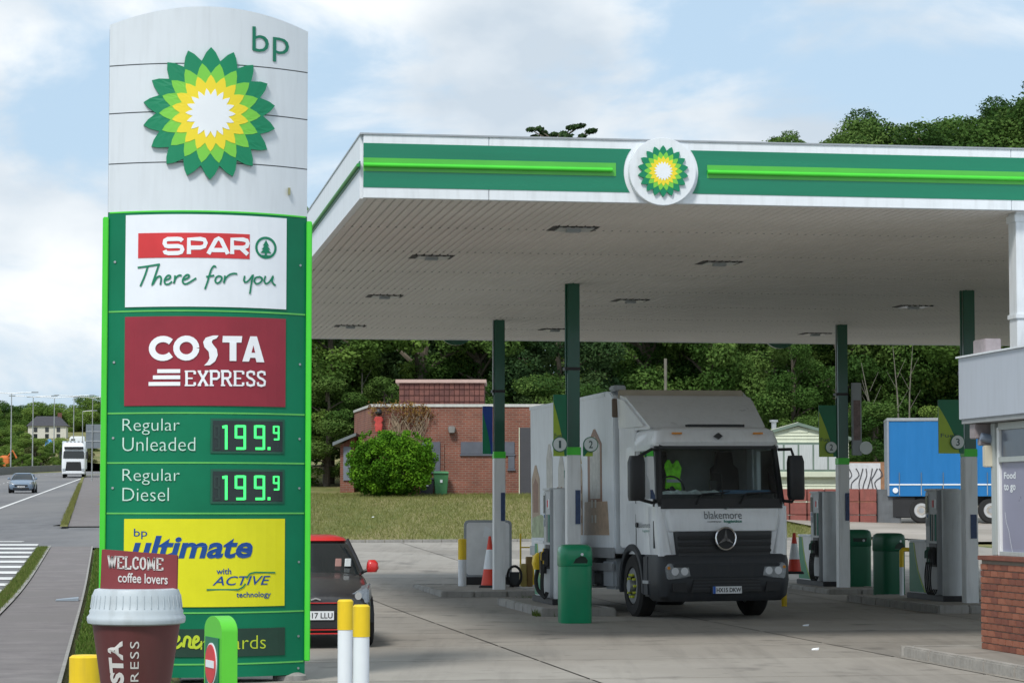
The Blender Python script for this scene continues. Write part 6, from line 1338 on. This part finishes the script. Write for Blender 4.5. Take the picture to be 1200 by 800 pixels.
for Y, dx in ((172, 5.0), (192, 5.5), (215, 6.5)):
    x = (925-600)/F_*Y
    while x < (1300-600)/F_*Y:
        y = Y+rt.uniform(-5, 5); px = 600+F_*x/y; zt_ = on_y(px, skyline(px)+(-9 if px < 1030 else 8)+rt.uniform(-6, 10)+(0 if Y > 180 else 14), y).z; h = min(20, max(9, rt.uniform(10, 15)))
        k = rt.choice([0, 3, 2, 7, 0, 1]); tree(k, x, y, h, hk[k], HG, z=zt_-h, wid=rt.uniform(1., 1.4)); x += dx*rt.uniform(.75, 1.2)
# ground under the hill trees rises with them: a wooded slope
mb = MB(); hx = [8, 14, 20, 28, 38, 50, 70, 110]; hy = [150, 160, 170, 182, 195, 210, 230, 260]; vs = []
for y in hy:
    for x in hx:
        px = 600+F_*x/y; zt_ = on_y(px, float(skyline(max(px, 905)))+10, y).z-14.5; vs.append((x, y, min(max(G(x, y)-.4, (zt_ if y > 165 else G(x, y)-.4)), 60) if x > 9 else G(x, y)-.5))
mb.add(vs, [(j*8+i, j*8+i+1, (j+1)*8+i+1, (j+1)*8+i) for j in range(7) for i in range(7)]); mb.build('wooded_hillside', mat('woodland_floor', (.05, .055, .025), .95, var=.3), kind='structure', smooth=60)
# the lone pine whose top shows over the canopy
rng = np.random.default_rng(21); Yp = 150; p = on_y(655, 146, Yp); gz = G(p.x, Yp); Hp = p.z-gz
L = []
for i in range(26):
    a = rng.random()*2*PI; t_ = rng.random(); r_ = 2.1*(rng.random()**.5)*(1.1-t_*.5); L.append((r_*math.cos(a), r_*math.sin(a), Hp-.35-t_*3.6+(.45 if r_ < .4 else 0), .30+.22*rng.random(), rng.random()*.5))
for dx_, dz_ in ((-1.7, -.30), (-1.2, -.25), (-.9, -.45), (.7, -.25), (1.1, -.1), (1.35, .0), (1.8, -.45), (2.0, -.4), (-.3, -.6), (.3, -.6), (-1.4, -.7), (1.4, -.7)): L.append((dx_, rng.uniform(-.4, .4), Hp+dz_, .28, .3))
me = foliage_mesh('crown', L, 6500, .22, rng, .42); me.materials.append(LM[1])
pn = thing('pine_tree', 'lone dark pine whose ragged top shows above the canopy', 'tree', (p.x, Yp, gz)); o = bpy.data.objects.new('crown', me); COL.objects.link(o); o.parent = pn
mb = MB(); mb.tube([(0, 0, -1), (.1, 0, Hp*.6), (0, 0, Hp-.6)], [.35, .25, .06], 8)
for l in L: mb.tube([(0, 0, l[2]-.9), (l[0]*.6, l[1]*.6, l[2]-.4), (l[0], l[1], l[2])], [.07, .05, .02], 5)
mb.build('trunk', BARK, pn)
# pale bare trunks and a pole among the wood
for px, y0, y1, lean in ((1057, 430, 480, -.4), (1063, 430, 500, .3), (1030, 450, 500, -.8), (1036, 470, 520, -1.), (423, 402, 470, .1)):
    Y = 118.; p = on_y(px, y1, Y); t = thing('bare_trunk', 'pale thin bare trunk standing at the front of the wood', 'tree', (p.x, Y, G(p.x, Y)), 0, 'pale bare trunks in the wood'); h = on_y(px, y0-25, Y).z-G(p.x, Y)
    pts = [(0, 0, -.5), (lean*.3, 0, h*.35), (lean*.5, .1, h*.7), (lean, 0, h)]; MB().tube(pts, [.06, .05, .035, .012], 6).build('trunk', BARKP, t)
    mb = MB(); [mb.tube([(lean*.5, .05, h*f), (lean*.5+dx_, 0, h*f+.9)], [.016, .006], 4) for f, dx_ in ((.6, .5), (.72, -.5), (.8, .4))]; mb.build('branches', BARKP, t)
p = on_y(780, 455, 116); tp_ = thing('timber_pole', 'thin grey timber pole rising out of the wood behind the lorry', 'pole', (p.x, 116, G(p.x, 116))); MB().tube([(0, 0, -.5), (0, 0, on_y(780, 420, 116).z-G(p.x, 116))], .07, 8).build('pole', BARKP, tp_)
# big bush
rng = np.random.default_rng(4); Yq = 102.5; c = on_y(459, 580, Yq); bw_ = 97/F_*Yq/2; bhh = on_y(459, 505, Yq).z-c.z
L = []
for i in range(150):
    d = rng.normal(size=3); d /= (np.abs(d)**3.2).sum()**(1/3.2); j_ = 1-.16*rng.random()
    L.append((d[0]*bw_*.84*j_, d[1]*1.2*j_, max(.22, bhh*.45+d[2]*bhh*(.40 if d[2] > 0 else .36)*j_-.35*max(0, -d[0]-.1)*.6), .24+.20*rng.random(), rng.random()*.95))
for i in range(110):
    d = rng.normal(size=3); d /= (np.abs(d)**3.).sum()**(1/3.); d[2] = abs(d[2])*(1 if rng.random() < .8 else -.8)
    k_ = 1+.10*rng.random(); L.append((d[0]*bw_*.97*k_, d[1]*1.35, max(.12, bhh*.45+d[2]*bhh*.50*k_), .07+.12*rng.random(), .3+.7*rng.random()))
me = foliage_mesh('foliage', L, 38000, .10, rng, .9, edge=.5); me.materials.append(leaf_mat('leaf_bush', (.03, .085, .006), (.075, .20, .012), (.14, .30, .02)))
bs = thing('round_bush', 'large dense bright green bush in front of the brick building', 'bush', (c.x, Yq, G(c.x, Yq))); o = bpy.data.objects.new('foliage', me); COL.objects.link(o); o.parent = bs
mb = MB(); [mb.tube([(0, 0, 0), (l[0]*.6, l[1]*.6, l[2]*.7)], [.05, .02], 4) for l in L[::6]]; mb.build('stems', BARK, bs)
# dead creeper on the wall top
L = [(X(px)-X(468), rng.uniform(-.15, .05), on_y(500, py, Yb).z-Zb(582), rr_, rng.random()) for px, py, rr_ in [(438, 483, .3), (445, 478, .35), (455, 480, .3), (465, 477, .35), (475, 482, .4), (485, 478, .4), (492, 484, .45), (498, 481, .35), (505, 486, .3), (480, 490, .35), (490, 495, .3), (470, 488, .25), (434, 476, .2), (449, 474, .2), (462, 473, .2), (478, 474, .25), (496, 475, .2)]]
me = foliage_mesh('dead_leaves', L, 1100, .08, rng, .8, edge=.1); me.materials.append(leaf_mat('leaf_dead', (.10, .05, .02), (.20, .10, .03), (.30, .19, .06)))
cr2 = thing('dead_creeper', 'brown dead creeper over the top of the brick wall above the bush', 'creeper', (X(468), Yb-.12, Zb(582))); o = bpy.data.objects.new('dead_leaves', me); COL.objects.link(o); o.parent = cr2
mb = MB(); rr = random.Random(8)
for i in range(60):
    x = rr.uniform(-1., 1.4); z = on_y(500, 508, Yb).z-Zb(582); pts = [(x*.6+.1, .05, z-.4)]
    for j in range(4): pts.append((pts[-1][0]+rr.uniform(-.22, .26), rr.uniform(-.12, .05), pts[-1][2]+rr.uniform(.15, .42)))
    mb.tube(pts, .012, 4)
mb.build('dead_stems', mat('dead_stem', (.34, .26, .18), .9), cr2)
# grass tufts along the verges and weeds by the islands
def grass_blades(name, spots, n, h, rng, spread=.1, tint=.5):
    vs = []; fs = []
    for i in range(n):
        bx, by_, bz = spots(rng); a = rng.random()*2*PI; hh_ = h*(.5+.8*rng.random()); w = .008+.006*rng.random(); ln = rng.normal(size=2)*hh_*.4
        k = len(vs); vs += [(bx-w*math.cos(a), by_-w*math.sin(a), bz), (bx+w*math.cos(a), by_+w*math.sin(a), bz), (bx+ln[0], by_+ln[1], bz+hh_)]; fs.append((k, k+1, k+2))
    me = bpy.data.meshes.new(name); me.from_pydata(vs, [], fs); at = me.attributes.new('tint', 'FLOAT', 'FACE'); at.data.foreach_set('value', np.clip(tint+rng.normal(size=len(fs))*.2, 0, 1)); me.materials.append(leaf_mat('leaf_grass', (.04, .08, .012), (.09, .16, .025), (.20, .21, .07)))
    o = bpy.data.objects.new(name, me); COL.objects.link(o); o['kind'] = 'stuff'; return o
def sp1(r): v = -6+50*r.random(); p = UV(-3.28+.95*r.random(), v); return p.x, p.y, TY(p.y)+.03
def sp2(r): v = 5+40*r.random()**.8; w = .28; p = UV(-4.64-w*r.random(), v); return p.x, p.y, TY(p.y)+.02
grass_blades('verge_grass_blades', sp1, 26000, .07, RN); grass_blades('roadside_grass_blades', sp2, 22000, .09, RN, tint=.55)
def sp3(r): v = 66+120*r.random(); p = UV(-4.68-(v-66)*.006+.28*r.random()+shift(v), v); return p.x, p.y, TY(p.y)+.09
grass_blades('kerb_grass_blades', sp3, 5000, .14, RN, tint=.85)
def sp4(r): x = -9+20*r.random(); y = 81.2+24*r.random(); return x, y, G(x, y)-.06
o = grass_blades('bank_grass_blades', sp4, 60000, .10, RN, tint=.8)
for (px, py, n) in ((622, 704, 160), (638, 721, 420), (618, 699, 80), (127, 790, 300)):
    p = on_z(px, py)
    def spw(r, p=p): return p.x+r.normal()*.10, p.y+r.normal()*.12, 0
    grass_blades('weeds', spw, n, .09, RN, tint=.3)

# ================= far left roadside =================
def P_uv_px(px, Y): return on_y(px, 500, Y).x
LBL = {0: 'mid green tree on the far roadside hill', 1: 'dark green tree on the far roadside hill', 2: 'sunlit light green tree on the far roadside hill', 3: 'tall mid green tree on the far roadside hill', 5: 'olive scrub tree beside the main road', 6: 'bright green bushy tree beside the main road', 7: 'broad mid green tree on the far roadside hill'}
for Y, pxs, top, hr in ((700, range(-30, 420, 13), (466, 486), (12, 18)), (620, range(-25, 180, 12), (476, 498), (11, 16)), (520, range(-25, 60, 11), (490, 512), (8, 12)), (470, range(-20, 150, 12), (505, 520), (7, 9)), (400, range(-20, 112, 9), (522, 531), (4, 6)), (375, range(-24, 70, 8), (528, 538), (3, 4.5))):
    for px in pxs:
        if Y in (520,) and 26 < px < 84: continue
        if Y in (470,) and 25 < px < 90: tp0 = (513, 521)
        else: tp0 = top
        py = rt.uniform(*tp0)-(6 if px < 20 and Y == 700 else 0)+(8 if 25 < px < 45 and Y == 700 else 0); x = P_uv_px(px+rt.uniform(-3, 3), Y); z = on_y(px, py, Y).z; h = rt.uniform(*hr); k = rt.choice([0, 2, 2, 6, 6, 2]) if Y > 450 else rt.choice([6, 5, 2, 6])  # lighter leaf kinds favoured: sunlight on the hill put into leaf colour
        if px > 100 and Y < 600 and Y > 380: continue
        tree(k, x, Y+rt.uniform(-8, 8), h, LBL.get(k), 'trees on the far roadside hill', z=z-h, wid=1.5)
mb = MB(); vs = []
for Y, py in ((355, 552), (375, 548), (400, 545), (470, 530), (520, 520), (620, 505), (700, 496), (800, 490)):
    for px in (-120, -40, 20, 70, 98 if Y < 450 else 130, 101 if Y < 450 else 160, 300, 500): q = on_y(px, py if px < 99 or Y > 450 else 541, Y); vs.append((q.x, Y, q.z-(3 if px > 250 else 0)))
mb.add(vs, [(j*8+i, j*8+i+1, (j+1)*8+i+1, (j+1)*8+i) for j in range(7) for i in range(7)]); mb.build('far_hillside', GRASS, kind='structure', smooth=60)
# house
Yh = 560; p = on_y(55, 516, Yh); hs = thing('white_house', 'white house with dark hipped roof among the trees far beyond the road', 'house', p, R(6)); k = Yh/F_; wH = 44*k/2; hH = 17*k
MB().box(-wH, wH, 0, 6, -2, hH).build('wall', mat('render_white', (.62, .60, .54), .8, dirt=.1), hs)
MB().hexa([(-wH-.4, -.4, hH), (wH+.4, -.4, hH), (wH+.4, 6.4, hH), (-wH-.4, 6.4, hH)], [(-wH*.62, 2.8, hH+12*k), (wH*.62, 2.8, hH+12*k), (wH*.62, 3.2, hH+12*k), (-wH*.62, 3.2, hH+12*k)]).build('roof', mat('house_slate', (.055, .055, .065), .8, var=.2), hs)
MB().box(wH*.5, wH*.5+.9, 2.6, 3.4, hH+8*k, hH+16*k).build('chimney', TH, hs)
for x in (-.7, -.1, .5):
    for z in (.12, .58): w_ = MB().box(wH*x, wH*x+.8, -.05, .02, hH*z, hH*z+1.1).build('window', DGLASS, hs)
p = on_y(57, 522, 500); tarp = thing('blue_tarpaulin', 'bright blue tarpaulin heap in front of the white house', 'tarpaulin', p); MB().loft([(-1, -.9, .9, 0, 2, .3), (.6, -.8, .8, .1, 1.8, .4), (1.3, -.3, .2, .6, 1.2, .2)]).build('sheet', mat('tarp_blue', (.03, .22, .55), .5, var=.15), tarp, smooth=50)
p = on_y(3, 546, 372); dg = thing('orange_machine', 'small orange roadside machine at the far left edge', 'machine', p); MB().loft([(0, -1, 1, 0, 2, .2), (1.2, -.9, .9, .1, 1.8, .3), (1.6, -.2, .5, .5, 1.4, .2)]).build('machine_body', mat('machine_orange', (.55, .14, .02), .5, var=.2), dg); MB().tube([(.5, .5, 1.2), (1.4, .4, 2.3), (2., .3, 1.2)], .15, 6).build('arm', MATS['machine_orange'], dg)
p = on_y(92, 518, 480); cvn = thing('roadside_caravan', 'white touring vehicle parked beyond the articulated lorry', 'vehicle', p); MB().loft([(-1, -3.2, 2, 0, 2.2, .3), (1.6, -3.2, 2, 0, 2.2, .3), (2.3, -2.6, 1.7, .1, 2.1, .3)]).build('body', TW, cvn, smooth=40); MB().box(-2.6, -1.2, -.03, .02, .7, 1.3).build('window', DGLASS, cvn); cvn.scale = (.55, .55, .5)
# guard wall beside the road
gwt = thing('roadside_barrier', 'long low dark concrete barrier along the far side of the main road', 'barrier', (0, 0, 0)); mb = MB(); v = 120.; CB = mat('barrier_concrete', (.16, .16, .15), .85, var=.2)
while v < 420:
    pts = []
    for vv_ in (v+.05, v+5.95): q = UV(-17.2+shift(vv_), vv_); q2 = UV(-17.6+shift(vv_), vv_); pts += [(q.x, q.y, TY(q.y)), (q2.x, q2.y, TY(q2.y))]
    a_, b_, c_, d_ = pts[0], pts[2], pts[3], pts[1]; up_ = lambda p, h: (p[0], p[1], p[2]+h); MB().hexa([a_, b_, c_, d_], [up_(a_, .9), up_(b_, .9), up_(c_, .9), up_(d_, .9)]).build('barrier_unit', CB, gwt); v += 6
# street lamps
for px, pt_, pb, Y, arms in ((12.5, 461, 549, 330, (-3.2, 2.6)), (38, 465, 545, 364, (-2.6, 2.6)), (63, 466, 540, 395, (-3.2, 3)), (86, 464, 532, 430, (-2.5, 2.6)), (96.5, 482, 528, 470, (2.0,)), (108, 466, 528, 440, (-3., 2.))):
    lampi = [12.5, 38, 63, 86, 96.5, 108].index(px); p = on_y(px, pb, Y); top = on_y(px, pt_, Y).z-p.z
    t = thing('street_lamp', ('far ' if Y > 440 else '')+'street lamp post, number '+str(0) if False else ['leftmost', 'second', 'third', 'fourth', 'short fifth', 'last'][lampi]+' tall grey street lamp from the left beside the distant main road', 'street lamp', p, 0, 'street lamps along the main road'); MB().tube([(0, 0, -1.5), (0, 0, top*.6), (0, 0, top)], [.10, .08, .055], 8).build('pole', STEEL, t)
    for a_ in arms:
        b_ = MB().tube([(0, 0, top), (a_*.5, 0, top+.12), (a_, 0, top+.15)], .05, 6).build('arm', STEEL, t); MB().box(min(a_, a_*1.35), max(a_, a_*1.35), -.15, .15, top+.1, top+.24).build('lamp_head', GREY, b_, bevel=.04)
# back of a road sign
Yr = 235; p = on_y(100.5, 525, Yr); q = on_y(100.5, 497, Yr); rs_ = thing('road_sign', 'back of a large grey road sign just left of the totem', 'sign', (p.x, Yr, TY(Yr)), R(4)); z0 = p.z-TY(Yr); z1 = q.z-TY(Yr)
pnl = MB().box(0, 3.2, -.03, .03, z0, z1).build('sign_back', mat('sign_back_grey', (.17, .20, .23), .6), rs_)
for zz in (.3, .7): MB().box(0, 3.2, -.07, -.03, z0+(z1-z0)*zz-.05, z0+(z1-z0)*zz+.05).build('rail', GREY, pnl)
for x in (.6, 2.6): MB().tube([(x, -.1, -1), (x, -.1, z1)], .06, 8).build('post', STEEL, rs_)
# litter panel on the footpath
p = on_z(78, 704, .05); lt = thing('fallen_board', 'small flat blue grey board lying on the footpath', 'board', (p.x, p.y, .055+TY(p.y)), R(12)); MB().hexa([(-.2, -.16, 0), (.2, -.2, 0), (.22, .2, 0), (-.16, .25, 0)], [(-.2, -.16, .02), (.2, -.2, .05), (.22, .2, .06), (-.16, .25, .02)]).build('sheet', mat('litter_grey', (.26, .31, .36), .5), lt)
for i, (px, py) in enumerate(((125+455, 0),)): pass
for px, py in ((437, 615), (944, 733), (955, 761)):
    p = on_z(px, py) if py > 640 else on_y(px, py, 90); z_ = 0 if py > 640 else G(p.x, 90)
    tag(MB().hexa([(-.04, -.03, 0), (.04, -.03, 0), (.04, .03, 0), (-.04, .03, 0)], [(-.03, -.02, .02), (.05, -.03, .03), (.04, .03, .02), (-.04, .02, .015)]).build('litter_scrap', PETW, loc=(p.x, p.y, z_)), ('small white scrap of litter on the grass bank' if py < 640 else 'white scrap of litter on the concrete, farther of two' if py < 750 else 'white scrap of litter on the concrete, nearer of two'), 'litter', 'white litter scraps')

# ---- each tree's label says which one it is, by kind, neighbour and order ----
cats = {}
SHORT = {0: 'mid green tree', 1: 'dark green tree', 2: 'light green tree', 3: 'full crowned tree', 4: 'dark conifer', 5: 'olive tree', 6: 'bright bushy tree', 7: 'broad tree'}
MESHK = {TREES[i][0].name: i for i in range(len(TREES))}
for o in list(COL.objects):
    g = o.get('group')
    if o.get('category') == 'tree' and g in (WG, HG, 'trees on the far roadside hill', 'undergrowth along the foot of the wood', 'pale bare trunks in the wood'):
        px = 600+F_*o.location.x/o.location.y; Y = o.location.y; ch = [c for c in o.children if c.data.name in MESHK]; kk = SHORT[MESHK[ch[0].data.name]] if ch else 'pale bare trunk'; row = ''
        if g == WG or g.startswith('under') or g.startswith('pale'):
            place = 'behind the totem' if px < 362 else 'left of the brick building' if px < 412 else 'behind the brick building' if px < 600 else 'behind the box lorry' if px < 895 else 'behind the caravan' if px < 1000 else 'behind the blue trailer' if px < 1150 else 'behind the shop'
            if g == WG: row = 'front row ' if Y < 126 else 'second row ' if Y < 136 else 'third row ' if Y < 148 else 'rear row '
        elif g == HG: place = 'on the hill above the canopy'; row = 'near ' if Y < 182 else 'middle ' if Y < 204 else 'far '
        else: place = 'beyond the main road'; row = 'roadside ' if Y < 388 else 'low ' if Y < 440 else 'lower hillside ' if Y < 495 else 'middle hillside ' if Y < 570 else 'upper hillside ' if Y < 660 else 'skyline '
        if g.startswith('under'): kk = kk.replace('tree', 'shrub'); o['category'] = 'shrub'
        cats.setdefault((row+kk, place), []).append((px, o))
ORD = 'first second third fourth fifth sixth seventh eighth ninth tenth eleventh twelfth thirteenth fourteenth fifteenth sixteenth seventeenth eighteenth nineteenth twentieth'.split()
for (kk, place), l in cats.items():
    l.sort(key=lambda t: t[0])
    for i, (px, o) in enumerate(l):
        o['label'] = (kk+' standing '+place) if len(l) == 1 else (ORD[min(i, 19)]+' '+kk+' from the left '+place)
